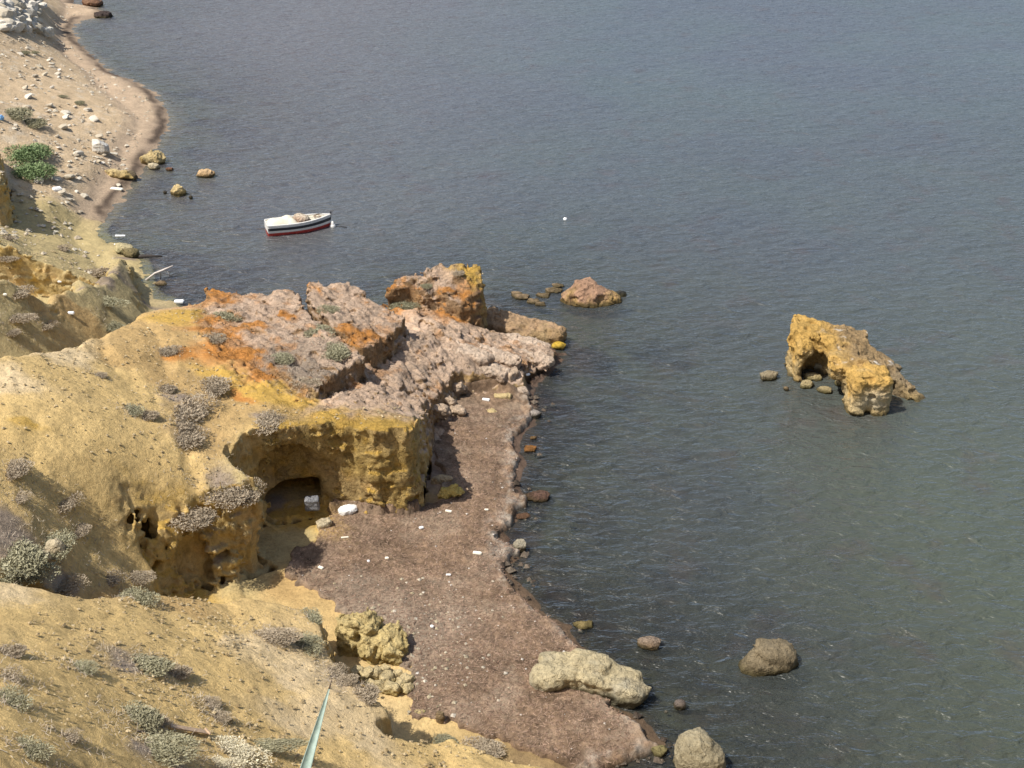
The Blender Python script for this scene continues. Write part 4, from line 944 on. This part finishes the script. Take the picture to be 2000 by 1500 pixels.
def pick_rub(rs, n):
    c0 = P(800, 1270, .9); x = c0[0] + rs.randn(n)*1.6; y = c0[1] + rs.randn(n)*2.2; d, _ = Poly([tuple(p) for p in mat_w])(x, y)
    return np.stack([x, y, mat_z(x, y, d + .12)], 1)[d > .1]
scatter('cliff_foot_debris', 500, pick_rub, (.02, .11), (.42, .35, .22), (.62, .56, .46), 'pale debris strewn over the seaweed below the near cliff', 39)
# ropes of dead leaves on the seaweed
def strands(name, pts, L, wd, lo, hi, label, seed, up=.2, cat='seaweed'):
    rs = np.random.RandomState(seed); n = len(pts)
    a = rs.rand(n)*6.28; dz = (rs.rand(n) - .2)*up*2
    d = np.stack([np.cos(a), np.sin(a), dz], 1); d /= np.linalg.norm(d, axis=1)[:, None]
    s = np.stack([-np.sin(a), np.cos(a), (rs.rand(n) - .5)], 1)*wd
    l = (L[0] + (L[1] - L[0])*rs.rand(n))[:, None]
    p0 = pts; V = np.stack([p0 - s, p0 + s, p0 + d*l + s*.6, p0 + d*l - s*.6], 1).reshape(-1, 3)
    F = np.arange(n*4).reshape(-1, 4); t = rs.rand(n, 1); c = np.repeat(np.array(lo)[None]*(1 - t) + np.array(hi)[None]*t, 4, 0)
    return tag(link(name, mesh_np(name, V, F, c, False), M_STRAW), label, cat, None, 'stuff')
M_STRAW = earth_mat('dry_stalks', 1.0, .3, .0, .0)
rsx = np.random.RandomState(77); pw = pick_weed(rsx, 26000); pw[:, 2] += .01
strands('seaweed_strands', pw, (.05, .17), .009, (.13, .075, .05), (.40, .28, .20), 'loose dead seaweed leaves lying on the mat', 41)

# ------------------------------------------------------------------ shrubs
def shrub_mesh(seed, lo, hi, n=1500, hgt=.55, leaf=.055, spiky=.5):
    n = int(n*2.4)
    rs = np.random.RandomState(seed)
    lob = [(rs.randn(2)*.34, .4 + rs.rand()*.4, .5 + rs.rand()*.5) for _ in range(6)]
    P_ = []
    while len(P_) < n:
        c, r, hh_ = lob[rs.randint(6)]
        d = rs.randn(3); d /= np.linalg.norm(d); d[2] = abs(d[2]); q = (.45 + .6*rs.rand()**.5)
        p = np.array((c[0] + d[0]*r*q, c[1] + d[1]*r*q, d[2]*hgt*hh_*q))
        if np.hypot(p[0], p[1]) < 1.15: P_.append((p, d))
    V = []; Cc = []
    lo, hi = np.array(lo), np.array(hi)
    for p, d in P_:
        dr = d*.6 + rs.randn(3)*.7 + np.array((0, 0, spiky)); dr /= np.linalg.norm(dr)
        s = np.cross(dr, rs.randn(3)); s /= np.linalg.norm(s) + 1e-6
        L = leaf*(.6 + rs.rand()*1.3); w = L*(.20 + rs.rand()*.2)
        V += [p - s*w, p + s*w, p + dr*L*1.4 + s*w*.3, p + dr*L*1.4 - s*w*.3]
        t = rs.rand(); Cc += [lo*(1 - t) + hi*t]*4
    F = np.arange(len(V)).reshape(-1, 4)
    return mesh_np('foliage', np.array(V), F, np.array(Cc), False)
def twig_mesh(seed, hgt=.5):
    rs = np.random.RandomState(seed); V = []; F = []
    for k in range(14):
        a = rs.rand()*6.28; r = .3 + rs.rand()*.6; tip = np.array((math.cos(a)*r, math.sin(a)*r, hgt*(.4 + .6*rs.rand())*(1.15 - r*.6)))
        base = np.array((rs.randn()*.06, rs.randn()*.06, -.05)); mid = (base + tip)/2 + np.array((0, 0, .06))
        ring = []
        for p, w in ((base, .022), (mid, .014), (tip, .005)):
            i = len(V)
            for q in range(3): V.append(p + np.array((math.cos(q*2.1), math.sin(q*2.1), 0))*w)
            ring.append(i)
        for i, j in zip(ring, ring[1:]):
            for q in range(3): F.append((i + q, i + (q+1) % 3, j + (q+1) % 3, j + q))
    V = np.array(V); return mesh_np('stems', V, np.array(F), np.full((len(V), 3), (.16, .12, .085)), True)
DRY = [shrub_mesh(i, (.27, .215, .15), (.45, .375, .27), 1500, .5, .055) for i in range(3)]
OLV = [shrub_mesh(10 + i, (.20, .185, .11), (.38, .355, .235), 1700, .5, .055) for i in range(3)]
GRN_ = [shrub_mesh(20 + i, (.10, .15, .06), (.26, .33, .16), 2200, .8, .05) for i in range(2)]
CRM = [shrub_mesh(30, (.45, .40, .27), (.66, .60, .44), 1500, .35, .05)]
TW = [twig_mesh(i) for i in range(3)]
for m in DRY + OLV + GRN_ + CRM + TW: m.materials.append(M_STRAW)
def shrub(u, v, wpx, hpx, kind, label, group=None, name='shrub', cat='shrub', rise=1.0):
    """(u, v) the middle of the shrub in the picture, w and h its extent there"""
    q = hit(u, v + hpx*.25); dist = (q - Vector((0, 0, CAM_H))).length
    m = {'d': DRY, 'o': OLV, 'g': GRN_, 'c': CRM}[kind]; i = int(u*7 + v) % len(m)
    zt = q.z
    if q.y < y1 - 1 and q.x > x0 + 1:
        t = float(top_at(q.x, q.y)); zt = t if abs(t - q.z) < .8 else q.z
    e = bpy.data.objects.new(name, None); COL.objects.link(e)
    sx = wpx/2/FPX*dist; sy = max(hpx/2/FPX*dist/.55, .2)
    e.location = (q.x, q.y, zt - .03); e.rotation_euler = (0, 0, (u*.013 + v*.007) % .6 - .3); e.scale = (sx*1.22, min(sy, sx*1.4)*1.15, min(sx, sy)*rise*.68)
    tag(e, label, cat, group)
    for mm, nm in ((m[i], 'foliage'), (TW[i % 3], 'stems')):
        c_ = bpy.data.objects.new(nm, mm); COL.objects.link(c_); c_.parent = e
    return e
for a in [
    (405, 738, 62, 58, 'd', 'grey brown dry bush at the top end of the bush line on the headland', ),
    (378, 788, 88, 66, 'd', 'large dark grey dry bush in the middle of the headland beside a shaded dip'),
    (350, 815, 50, 35, 'd', 'grey bush just below left of the large dark grey bush'),
    (372, 845, 85, 40, 'd', 'flat purplish dry mat plant trailing under the large grey bush'),
    (252, 790, 40, 32, 'o', 'small green grey shrub on open sand left of the bush line'),
    (284, 800, 42, 24, 'd', 'flat dry tuft right beside the small green grey shrub'),
    (525, 815, 58, 45, 'd', 'rounded grey dry bush on top of the overhang'),
    (22, 905, 52, 48, 'd', 'round grey bush at the left edge halfway down'),
    (38, 972, 56, 22, 'd', 'flat brown bush below the round grey one at the left edge'),
    (128, 975, 62, 36, 'd', 'low spreading grey bush above the big green grey shrub'),
    (488, 945, 62, 58, 'd', 'dark dry bush on the outer corner of the cliff above the cove'),
    (430, 965, 80, 58, 'd', 'big brown dry bush on the cliff column above the cove'),
    (372, 985, 76, 50, 'd', 'left brown bush of the three on the cliff column'),
    (28, 1060, 92, 96, 'o', 'big green grey shrub in the gully at the left edge'),
    (90, 1050, 70, 60, 'o', 'right half of the big gully shrub beside pale stones'),
    (60, 1105, 80, 45, 'o', 'lower green grey shrub in the gully above the crest'),
    (148, 1022, 36, 28, 'd', 'small brown bush at the top of the sandy gully'),
    (130, 1138, 80, 36, 'd', 'brown dry bush on the crest of the near slope'),
    (215, 1125, 60, 26, 'd', 'faint grey dry plant on the crest right of the brown bush'),
    (268, 1158, 62, 34, 'o', 'greenish dry plant sloping down behind the crest'),
    (258, 1122, 62, 24, 'd', 'dry bush at the foot of the column by the crest'),
    (272, 1290, 100, 38, 'o', 'wide grey green mat shrub in the middle of the near slope'),
    (336, 1300, 60, 30, 'd', 'brown right end of the mat shrub on the near slope'),
    (152, 1300, 58, 20, 'o', 'low flat shrub left of the wide mat shrub'),
    (8, 1262, 60, 30, 'd', 'brown dry plant at the left edge of the near slope, upper one'),
    (16, 1318, 66, 34, 'd', 'brown dry bush at the left edge of the near slope, middle one'),
    (14, 1358, 66, 42, 'o', 'grey green bush at the left edge of the near slope, lower one'),
    (262, 1390, 84, 48, 'o', 'rounded dark shrub on the near slope above the driftwood plank'),
    (310, 1398, 36, 32, 'd', 'small brown bush touching the rounded dark shrub'),
    (300, 1458, 130, 40, 'o', 'wide grassy green shrub near the bottom edge'),
    (55, 1458, 72, 32, 'o', 'dark low shrub at the bottom left'),
    (138, 1442, 52, 22, 'd', 'small brown tuft right of the bottom left shrub'),
    (405, 1368, 36, 24, 'd', 'small dark dry plant above the driftwood plank'),
    (420, 1395, 44, 20, 'd', 'trailing dry plant right of the driftwood plank'),
    (455, 1470, 105, 40, 'c', 'cream coloured flowering mat shrub at the bottom edge'),
    (430, 1492, 60, 24, 'c', 'lower cream mat shrub under the larger cream one'),
    (505, 1450, 150, 22, 'o', 'thin olive grass strip beside the cream shrub'),
    (520, 1238, 96, 30, 'd', 'grey dry plants along the inner crest above the pale sand'),
    (585, 1248, 70, 34, 'o', 'grey green shrub at the cliff lip of the near slope'),
    (606, 1196, 46, 30, 'o', 'dark bush at the top notch of the near cliff'),
    (655, 1300, 52, 24, 'd', 'small dry bush on the near cliff edge below the notch'),
    (700, 1335, 60, 42, 'd', 'lilac grey dry bush drooping over the near cliff edge'),
    (672, 1318, 42, 20, 'd', 'thin dry plant left of the drooping lilac grey bush'),
    (333, 680, 46, 24, 'd', 'small dark tuft on the upper headland below the orange rocks'),
    (318, 745, 40, 26, 'd', 'small grey tuft on sand left of the bush line'),
    (190, 728, 26, 16, 'd', 'tiny grey tuft in the middle of the open sand'),
    (410, 655, 44, 28, 'd', 'grey bush on the orange rocks at the root of the promontory'),
    (218, 632, 40, 26, 'o', 'thin olive plants on the headland crest'),
    (615, 645, 60, 40, 'o', 'green bush in the middle of the scrubby slab'),
    (655, 682, 56, 40, 'o', 'dark green bush at the shaded edge of the scrubby slab'),
    (545, 700, 44, 26, 'o', 'low olive plant on the scrubby slab above the yellow rock'),
    (640, 606, 34, 24, 'o', 'small olive plant at the joint of the two tilted slabs'),
    (445, 610, 60, 26, 'o', 'faint grey green plant on the upper end of the scrubby slab'),
    (590, 742, 56, 24, 'd', 'grey plants on the front lip of the scrubby slab'),
    (788, 590, 48, 26, 'o', 'green tuft below the rock head of the promontory'),
    (828, 552, 26, 18, 'o', 'small dark tuft on top of the rock head'),
    (893, 536, 22, 20, 'd', 'brown tuft in the yellow notch of the rock head'),
    (930, 1452, 80, 30, 'd', 'grey brush along the foot of the bottom ridge'),
    (865, 1438, 46, 22, 'o', 'small pale brush on the bottom ridge by the shadow'),
    (92, 633, 44, 22, 'd', 'square brown bush in the valley behind the headland crest'),
    (18, 645, 30, 18, 'd', 'small brown bush at the left edge of the valley'),
    (28, 620, 60, 22, 'd', 'flat brown scrub on the lower mound at the left edge'),
    (40, 565, 56, 30, 'd', 'brown scrub under the pale lip of the mound'),
    (122, 483, 36, 22, 'd', 'brown bush on top of the mound above the bay'),
    (175, 525, 70, 24, 'd', 'dark brown scrub in the fold of the mound'),
    (205, 582, 70, 24, 'o', 'green grey scrub at the foot of the mound'),
    (28, 508, 40, 20, 'd', 'dark scrub under the first ridge of the mound'),
    (8, 458, 28, 18, 'd', 'small dark bush left of the mound top'),
    (50, 292, 74, 46, 'g', 'bright green bush on the far hillside, upper one of the two'),
    (56, 328, 84, 40, 'g', 'bright green bush on the far hillside, lower one by the shadowed bluff'),
    (22, 215, 56, 40, 'o', 'olive bush above the green bushes on the far hillside'),
    (55, 236, 50, 28, 'o', 'flat olive bush between stones above the green bushes'),
    (48, 100, 20, 12, 'o', 'tiny olive tuft below the block heap'), (66, 100, 16, 10, 'o', 'tiny olive tuft just right of another below the block heap'),
    (150, 198, 22, 12, 'o', 'tiny olive tuft in the middle of the far beach'), (118, 186, 20, 10, 'o', 'tiny olive tuft on the pale stones of the far beach'),
    ]:
    shrub(*a)
# uncounted dry stalks where the scrub thins out
def pick_scrub(rs, n):
    out = []
    src = [(x, y, r) for (x, y, c_, r) in KINDS if np.allclose(c_, GREY)]
    src += [(o_.location.x, o_.location.y, o_.scale.x*1.1) for o_ in C.objects if o_.name.startswith('shrub')]
    for k in range(n):
        a, b, r = src[rs.randint(len(src))]; out.append((a + rs.randn()*r*.7, b + rs.randn()*r*.55))
    q = np.array(out); z = top_at(q[:, 0], q[:, 1]); ok = (z > 1.0) & (q[:, 1] < 70)
    return np.column_stack([q, z])[ok]
strands('dry_stalks', pick_scrub(np.random.RandomState(3), 15000), (.05, .18), .008, (.24, .19, .14), (.46, .40, .31), 'thin dry stalks between the bushes on the slopes', 43, up=1.0, cat='dry grass')

# ------------------------------------------------------------------ the boat
import bmesh
def mb(name, verts, faces, mat, parent, smooth=False):
    me = bpy.data.meshes.new(name); me.from_pydata([tuple(v) for v in verts], [], faces); me.update()
    if smooth:
        for p in me.polygons: p.use_smooth = True
    return link(name, me, mat, parent)
def box_bm(sx, sy, sz, bev=.01):
    bm = bmesh.new(); bmesh.ops.create_cube(bm, size=1)
    for v in bm.verts: v.co = Vector((v.co.x*sx, v.co.y*sy, v.co.z*sz))
    if bev: bmesh.ops.bevel(bm, geom=bm.edges[:], offset=bev, segments=2, affect='EDGES')
    return bm
def put_bm(name, bm, mat, parent=None, loc=(0, 0, 0), rot=(0, 0, 0), smooth=False):
    me = bpy.data.meshes.new(name); bm.to_mesh(me); bm.free()
    for p in me.polygons: p.use_smooth = smooth
    o = link(name, me, mat, parent); o.location = loc; o.rotation_euler = rot; return o
def tube(name, pts, rad, mat, parent=None, n=6):
    V = []; F = []; pts = [Vector(p) for p in pts]
    for i, p in enumerate(pts):
        t = (pts[min(i+1, len(pts)-1)] - pts[max(i-1, 0)]).normalized(); a = t.orthogonal().normalized(); b = t.cross(a)
        r = rad[i] if isinstance(rad, (list, tuple)) else rad
        for k_ in range(n): V.append(p + a*math.cos(k_*2*math.pi/n)*r + b*math.sin(k_*2*math.pi/n)*r)
    for i in range(len(pts)-1):
        for k_ in range(n): F.append((i*n + k_, i*n + (k_+1) % n, (i+1)*n + (k_+1) % n, (i+1)*n + k_))
    F.append(tuple(range(n))[::-1]); F.append(tuple((len(pts)-1)*n + k_ for k_ in range(n)))
    return mb(name, V, F, mat, parent, True)
M_BW = simple('boat_white_paint', (.62, .60, .56), .45, .08, 9); M_BK = simple('boat_black_paint', (.03, .03, .035), .4, .2, 9)
M_BR = simple('boat_red_paint', (.36, .045, .035), .5, .2, 9); M_IN = simple('boat_inner_wood', (.50, .46, .36), .7, .15, 12)
M_TARP = simple('cream_tarpaulin', (.64, .59, .46), .8, .10, 6, bump=.02); M_NET = simple('tan_net', (.34, .24, .17), .95, .35, 30, bump=.03)
Lb, Bb = 4.25, 1.5
def section(t):
    """t 0 at the transom, 1 at the stem: half breadth and sheer"""
    b = Bb/2*(1 - max(0, (t - .42)/.58)**2.3)*(.86 + .14*min(1, t/.3)) if t < 1 else 0
    return max(b, .02), .60 + .16*max(0, t - .35)**1.6*1.6 + .03*(1 - t)
NS = 22
def hull_strip(f0, f1, out=0.0):
    V = []; F = []
    for i in range(NS + 1):
        t = i/NS; b, s = section(t); x = -Lb/2 + Lb*t
        for f in (f0, (f0+f1)/2, f1):
            zz = -.32 + (s + .32)*f; flare = (.55 + .45*min(1, f*1.25)**.7); xx = x + .16*f*t**4
            V.append((xx, (b*flare + out), zz))
        for f in (f0, (f0+f1)/2, f1):
            zz = -.32 + (s + .32)*f; flare = (.55 + .45*min(1, f*1.25)**.7); xx = x + .16*f*t**4
            V.append((xx, -(b*flare + out), zz))
    for i in range(NS):
        for k_ in (0, 1): F.append((i*6 + k_, (i+1)*6 + k_, (i+1)*6 + k_+1, i*6 + k_+1))
        for k_ in (3, 4): F.append((i*6 + k_, i*6 + k_+1, (i+1)*6 + k_+1, (i+1)*6 + k_))
    for k_ in (0, 1): F.append((k_, k_+1, k_+4, k_+3))   # the transom
    return V, F
qb = P(583, 449, 0)
boat = bpy.data.objects.new('rowing_boat', None); COL.objects.link(boat)
boat.scale = (1, 1.05, 1.2); boat.location = (qb[0], qb[1], -.02); boat.rotation_euler = (0, R(.5), R(20))
tag(boat, 'small wooden boat moored in the bay, white and black bands over a red waterline', 'boat')
for nm, f0, f1, m in (('hull_bottom', 0.0, .53, M_BR), ('white_band', .53, .68, M_BW), ('black_band', .68, .85, M_BK), ('top_strake', .85, 1.0, M_BW)):
    V, F = hull_strip(f0, f1, {'black_band': .012}.get(nm, 0)); mb(nm, V, F, m, boat, True)
V = []; F = []
for i in range(NS + 1):
    t = i/NS; b, s = section(t); x = -Lb/2 + Lb*t + .16*t**4
    V += [(x, b + .03, s + .03), (x, max(b - .09, 0), s + .03), (x, max(b - .09, 0), s - .04), (x, b + .03, s - .04)]
    V += [(x, -b - .03, s + .03), (x, -max(b - .09, 0), s + .03), (x, -max(b - .09, 0), s - .04), (x, -b - .03, s - .04)]
for i in range(NS):
    for o_ in (0, 4):
        for k_ in range(4):
            a = i*8 + o_ + k_; b_ = i*8 + o_ + (k_+1) % 4; F.append((a, b_, b_ + 8, a + 8) if o_ else (b_, a, a + 8, b_ + 8))
mb('gunwale', V, F, M_BW, boat)
V = []; F = []
for i in range(NS + 1):
    t = i/NS; b, s = section(t); x = -Lb/2 + Lb*t + .1*t**4; zz = s - .30 + (.24*sstep(.62, .68, t) if t > .6 else 0)
    V += [(x, max(b - .06, .0), s - .03), (x, max(b - .10, 0)*.9, float(zz)), (x, -max(b - .10, 0)*.9, float(zz)), (x, -max(b - .06, 0), s - .03)]
for i in range(NS):
    for k_ in range(3): F.append((i*4 + k_, i*4 + k_+1, (i+1)*4 + k_+1, (i+1)*4 + k_))
mb('inner_floor', V, F, M_IN, boat)
put_bm('transom', box_bm(.06, 1.2, .42, .01), M_BW, boat, (-Lb/2 + .01, 0, .44))
put_bm('stem_post', box_bm(.09, .07, .45, .01), M_BK, boat, (Lb/2 + .12, 0, .66), (0, R(8), 0))
for x in (-.1, 1.0): put_bm('thwart', box_bm(.22, 1.15 if x < .5 else .95, .04, .008), M_IN, boat, (x, 0, .56))
# the tarpaulin heaped over the stern
V = []; F = []; nu, nv = 26, 16
for i in range(nu):
    for j in range(nv):
        a = i/(nu-1); b = j/(nv-1)*2 - 1
        e = max(0, 1 - (2*a - 1)**4)*max(0, 1 - abs(b)**2.6)
        x = -2.05 + a*1.95; y = b*.62
        zz = .58 + e*.28 + float(fbm(np.array([x]), np.array([y]), np.array([0.]), 2.6, 3, .6, 3)[0])*.10*e + .05*math.sin(a*9 + b*2)*e
        V.append((x, y, zz))
for i in range(nu-1):
    for j in range(nv-1): F.append((i*nv + j, (i+1)*nv + j, (i+1)*nv + j+1, i*nv + j+1))
mb('tarpaulin', V, F, M_TARP, boat, True)
nh = rock_mesh('net_heap', [('e', (0, 0, 0), (.36, .42, .22)), ('e', (.2, -.2, .06), (.2, .2, .16)), ('e', (-.2, .1, .1), (.2, .22, .14))], step=.04, amp=.06, freq=4, seed=2, pal=((.3, .2, .14), (.45, .33, .24), (.5, .42, .32)), wetline=False, zbase=-.3)
link('net_heap', nh, M_ROCK, boat, (.25, 0, .62))
tube('oar', [(-.2, .3, .70), (1.7, .12, .80)], .022, M_IN, boat)
rp = [(-.04 + .25*math.cos(a*.5)*(.6 + .02*a), .25*math.sin(a*.5)*(.6 + .02*a), .03*math.sin(a)) for a in range(26)]
o = tube('rope_coil', rp, .02, M_NET, boat, 5); o.location = (1.35, 0, .72)
# mooring float by the stem
q = P(650, 443, 0)
fl = bpy.data.objects.new('mooring_float', None); COL.objects.link(fl); fl.location = (q[0], q[1], 0); tag(fl, 'white cone shaped float in the water beside the bow of the boat', 'float')
bm = bmesh.new(); bmesh.ops.create_cone(bm, segments=14, radius1=.2, radius2=.05, depth=.42, cap_ends=True); put_bm('cone', bm, M_BW, fl, (0, 0, .2), smooth=True)
bm = bmesh.new(); bmesh.ops.create_uvsphere(bm, u_segments=14, v_segments=8, radius=.22); put_bm('drum', bm, M_BW, fl, (0, 0, .02), smooth=True)
tube('shadow_streak', [(.15, 0, .03), (.5, .05, .01), (.95, -.1, .0)], .03, M_BK, fl)  # black streak on the water standing in for the float's shadow

# ------------------------------------------------------------------ driftwood, litter, floats
M_DRIFT = simple('bleached_wood', (.58, .52, .46), .85, .15, 14, bump=.02); M_DARKW = simple('dark_wet_wood', (.045, .036, .03), .7, .3, 14)
a = Vector((*P(284, 543, .15), .15)); b = Vector((*P(338, 519, .75), .75))
br = bpy.data.objects.new('dead_branch', None); COL.objects.link(br); br.location = a; tag(br, 'bleached forked branch reaching out of the water in the corner of the bay', 'branch')
d = b - a
tube('stem', [(0, 0, -.15), d*.35 + Vector((0, 0, .03)), d*.62, d], [.07, .07, .08, .05], M_DRIFT, br)
tube('fork', [d*.55, d*.68 + Vector((.1, .1, .0)), d*.78 + Vector((.1, -.1, -.25)), d*.8 + Vector((.1, -.1, -.5))], [.06, .05, .04, .02], M_DRIFT, br)
tube('twig', [d*.5, d*.55 + Vector((.05, -.2, -.15)), d*.55 + Vector((0, -.3, -.45))], [.04, .03, .02], M_DARKW, br)
a = Vector((*P(262, 503, .05), .05)); b = Vector((*P(317, 501, .05), .05))
tag(tube('driftwood_log', [a, a + (b - a)*.3 + Vector((0, 0, .05)), a + (b - a)*.6 + Vector((0, .1, .0)), b], [.16, .14, .11, .05], M_DARKW, None, 9), 'dark waterlogged log floating at the foot of the mound', 'log')
a, b = hit(333, 1421), hit(408, 1434)
d = b - a; mid = (a + b)/2
M_PLANK = simple('plank_wood', (.46, .33, .22), .85, .2, 10, bump=.02)
pk = bpy.data.objects.new('driftwood_plank', None); COL.objects.link(pk); pk.location = mid + Vector((0, 0, .06)); pk.rotation_euler = (R(6), -math.asin(d.z/d.length), math.atan2(d.y, d.x)); tag(pk, 'weathered plank lying on the near slope below the rounded dark shrub', 'plank')
put_bm('board', box_bm(d.length, .16, .035, .006), M_PLANK, pk); put_bm('end_batten', box_bm(.05, .24, .05, .006), M_PLANK, pk, (d.length*.46, 0, .035), (0, 0, .3))
a, b = hit(268, 1431), hit(310, 1438)
tag(tube('dry_stick', [a + Vector((0, 0, .05)), (a + b)/2 + Vector((0, 0, .09)), b + Vector((0, 0, .05))], [.02, .022, .012], M_DARKW, None, 6), 'thin dark stick left of the weathered plank', 'stick')
M_PLW = simple('white_litter', (.80, .80, .78), .5, .04, 20); M_CREAMW = simple('cream_foam', (.78, .74, .62), .7, .05, 20)
bag = rock_mesh('bag', [('e', (0, 0, .12), (.28, .2, .2), .3), ('e', (.16, .1, .18), (.16, .13, .12)), ('e', (-.15, -.06, .1), (.18, .14, .14))], step=.03, amp=.05, freq=4.5, seed=6, pal=((.8, .8, .8),)*3, wetline=False, zbase=-.2)
q = hit(680, 1002); o = link('plastic_bag', bag, None, loc=(q.x, q.y, q.z + .02)); bag.materials.append(M_PLW); tag(o, 'crumpled white plastic bag on the beach in front of the dark hollow', 'bag')
def litter(u, v, w, d, h, rot, label, name='foam_piece', cat='litter', mat=M_CREAMW, sea=False):
    q = hit(u, v)
    bm = box_bm(w, d, h, min(w, d, h)*.25); rs_ = random.Random(int(u*3 + v))
    for vv in bm.verts: vv.co *= 1 + (rs_.random() - .5)*.12
    z = q.z
    if not sea and q.y < 60: 
        dd_, _ = Poly([tuple(p) for p in mat_w])(np.array([q.x]), np.array([q.y]))
        if dd_[0] > 0: z = float(mat_z(np.array([q.x]), np.array([q.y]), dd_ + .12)[0])
    return tag(put_bm(name, bm, mat, None, (q.x, q.y, z + h*.4), (.05, .04, rot)), label, cat)
litter(932, 1088, .34, .16, .10, -.1, 'bright cream rectangular foam piece on the open seaweed')
litter(949, 785, .38, .17, .10, -.2, 'white rectangular piece on the seaweed near the pink slab', mat=M_PLW)
litter(823, 1037, .18, .14, .09, .5, 'small white scrap in the middle of the seaweed beach', mat=M_PLW)
litter(876, 1004, .28, .12, .06, -.2, 'flat cream scrap below the weathered stump')
litter(876, 1130, .19, .09, .06, .1, 'thin white scrap below the rectangular foam piece', mat=M_PLW)
litter(950, 1000, .17, .09, .06, .1, 'small cream scrap near the seaweed edge, the right of the two')
litter(674, 1058, .3, .07, .05, .2, 'narrow pale strip on the seaweed under the plastic bag')
litter(627, 1116, .22, .13, .07, -.5, 'pale chip where the seaweed meets the cove earth')
litter(720, 1101, .11, .11, .08, .2, 'tiny white bit, left of a pair on the seaweed', mat=M_PLW)
litter(756, 1098, .15, .12, .08, .2, 'tiny pinkish white bit, right of a pair on the seaweed')
litter(844, 1232, .12, .12, .09, .2, 'small white pebble sized scrap above the grey seaweed patch', mat=M_PLW)
litter(1031, 733, .24, .12, .12, .6, 'small white bottle scrap on the seaward edge of the pink slab', mat=M_PLW)
litter(350, 591, .55, .34, .16, .1, 'white foam slab wedged by the bay behind the orange rocks', mat=M_PLW)
litter(138, 613, .36, .2, .12, .1, 'white scrap in the valley behind the headland crest', mat=M_PLW)
litter(117, 551, .24, .2, .12, .2, 'small white scrap on the mound above the bay', mat=M_PLW)
litter(10, 577, .16, .16, .1, .2, 'tiny cream scrap at the left edge of the mound')
litter(228, 370, .9, .35, .12, -.2, 'pale long board on the far beach near the water', mat=M_CREAMW)
litter(235, 461, .65, .2, .06, .1, 'whitish floating strip in the inner corner of the bay', mat=M_PLW, sea=True)
litter(232, 478, .6, .2, .06, .0, 'pale floating strip touching the mound', mat=M_PLW, sea=True)
litter(112, 372, .6, .5, .25, .5, 'pale cloth like scrap below the green bushes', mat=M_PLW)
litter(0, 234, .6, .4, .4, 0, 'light blue container at the far left edge', 'container', 'container', simple('blue_plastic', (.2, .38, .6), .5))
q = P(1104, 429, 0)
fb = bpy.data.objects.new('buoy', None); COL.objects.link(fb); fb.location = (*q, .03); tag(fb, 'tiny white buoy alone on the open water', 'buoy')
bm = bmesh.new(); bmesh.ops.create_uvsphere(bm, u_segments=12, v_segments=8, radius=.14); put_bm('ball', bm, M_PLW, fb, smooth=True); tube('ring', [(0, 0, .1), (0, 0, .2)], .03, M_BK, fb)

# ------------------------------------------------------------------ the agave in front of the camera
k = NT('agave_leaf'); tc = k.n('ShaderNodeTexCoord').outputs['Object']
c = k.ramp(k.noise(14, 5, .6, tc), [(.3, (.20, .27, .23)), (.7, (.33, .42, .37))]); k.bsdf(c, .55, k.bump(k.noise(40, 3, .6, tc), .003), .4); M_AG = k.m
M_TIP = simple('agave_spine', (.10, .07, .05), .6)
ag = bpy.data.objects.new('agave', None); COL.objects.link(ag)
def along(u, v, s):
    d_ = ray(u, v); return Vector((d_[0]*s, d_[1]*s, CAM_H + d_[2]*s))
tip = along(645, 1338, 8.25); thru = along(602, 1500, 8.05)
base = thru + (thru - tip).normalized()*1.05; base += Vector((-.05, -.05, 0)); 
root = Vector((base.x, base.y, base.z)); ag.location = root
tag(ag, 'blue green pointed agave leaf rising from the bottom edge in front', 'agave')
def leaf(tipv, wmax, name='leaf', curve=.06, thick=.03):
    L = tipv.length; t_ = tipv.normalized(); side = t_.cross(Vector((.2, -1, .75)).normalized()).normalized(); nrm = side.cross(t_).normalized()
    V = []; F = []; n_ = 28; m_ = 9
    for i in range(n_ + 1):
        s = i/n_; w = wmax*(.55 + .45*min(1, s*3))*(1 - s**1.7)**.9 + .003; c0 = t_*(L*s) + nrm*(-curve*math.sin(s*math.pi))
        ring = []
        for j in range(m_):
            a = (j/(m_-1)*2 - 1); V.append(c0 + side*(a*w) + nrm*(a*a*w*.55))
        for j in range(m_ - 2, 0, -1):
            a = (j/(m_-1)*2 - 1); V.append(c0 + side*(a*w*.97) + nrm*(a*a*w*.55 - thick*(1 - a*a)*(1 - s)*1.5 - .004))
    K_ = m_ + m_ - 2
    for i in range(n_):
        for j in range(K_): F.append((i*K_ + j, i*K_ + (j+1) % K_, (i+1)*K_ + (j+1) % K_, (i+1)*K_ + j))
    o = mb(name, V, F, M_AG, ag, True)
    tube('spine', [t_*(L*.985), t_*(L + .05)], [.006, .001], M_TIP, o)
    return o
leaf(tip - root, .062)
for i in range(11):
    a = R(150 + i*26 + (i % 3)*7); l = .75 + .2*((i*7) % 4)/3; e = R(8 + (i*13) % 30)
    leaf(Vector((math.cos(a)*math.cos(e), math.sin(a)*math.cos(e) if math.sin(a) < 0 else math.sin(a)*.25, math.sin(e)*.6))*l, .06, curve=-.08)
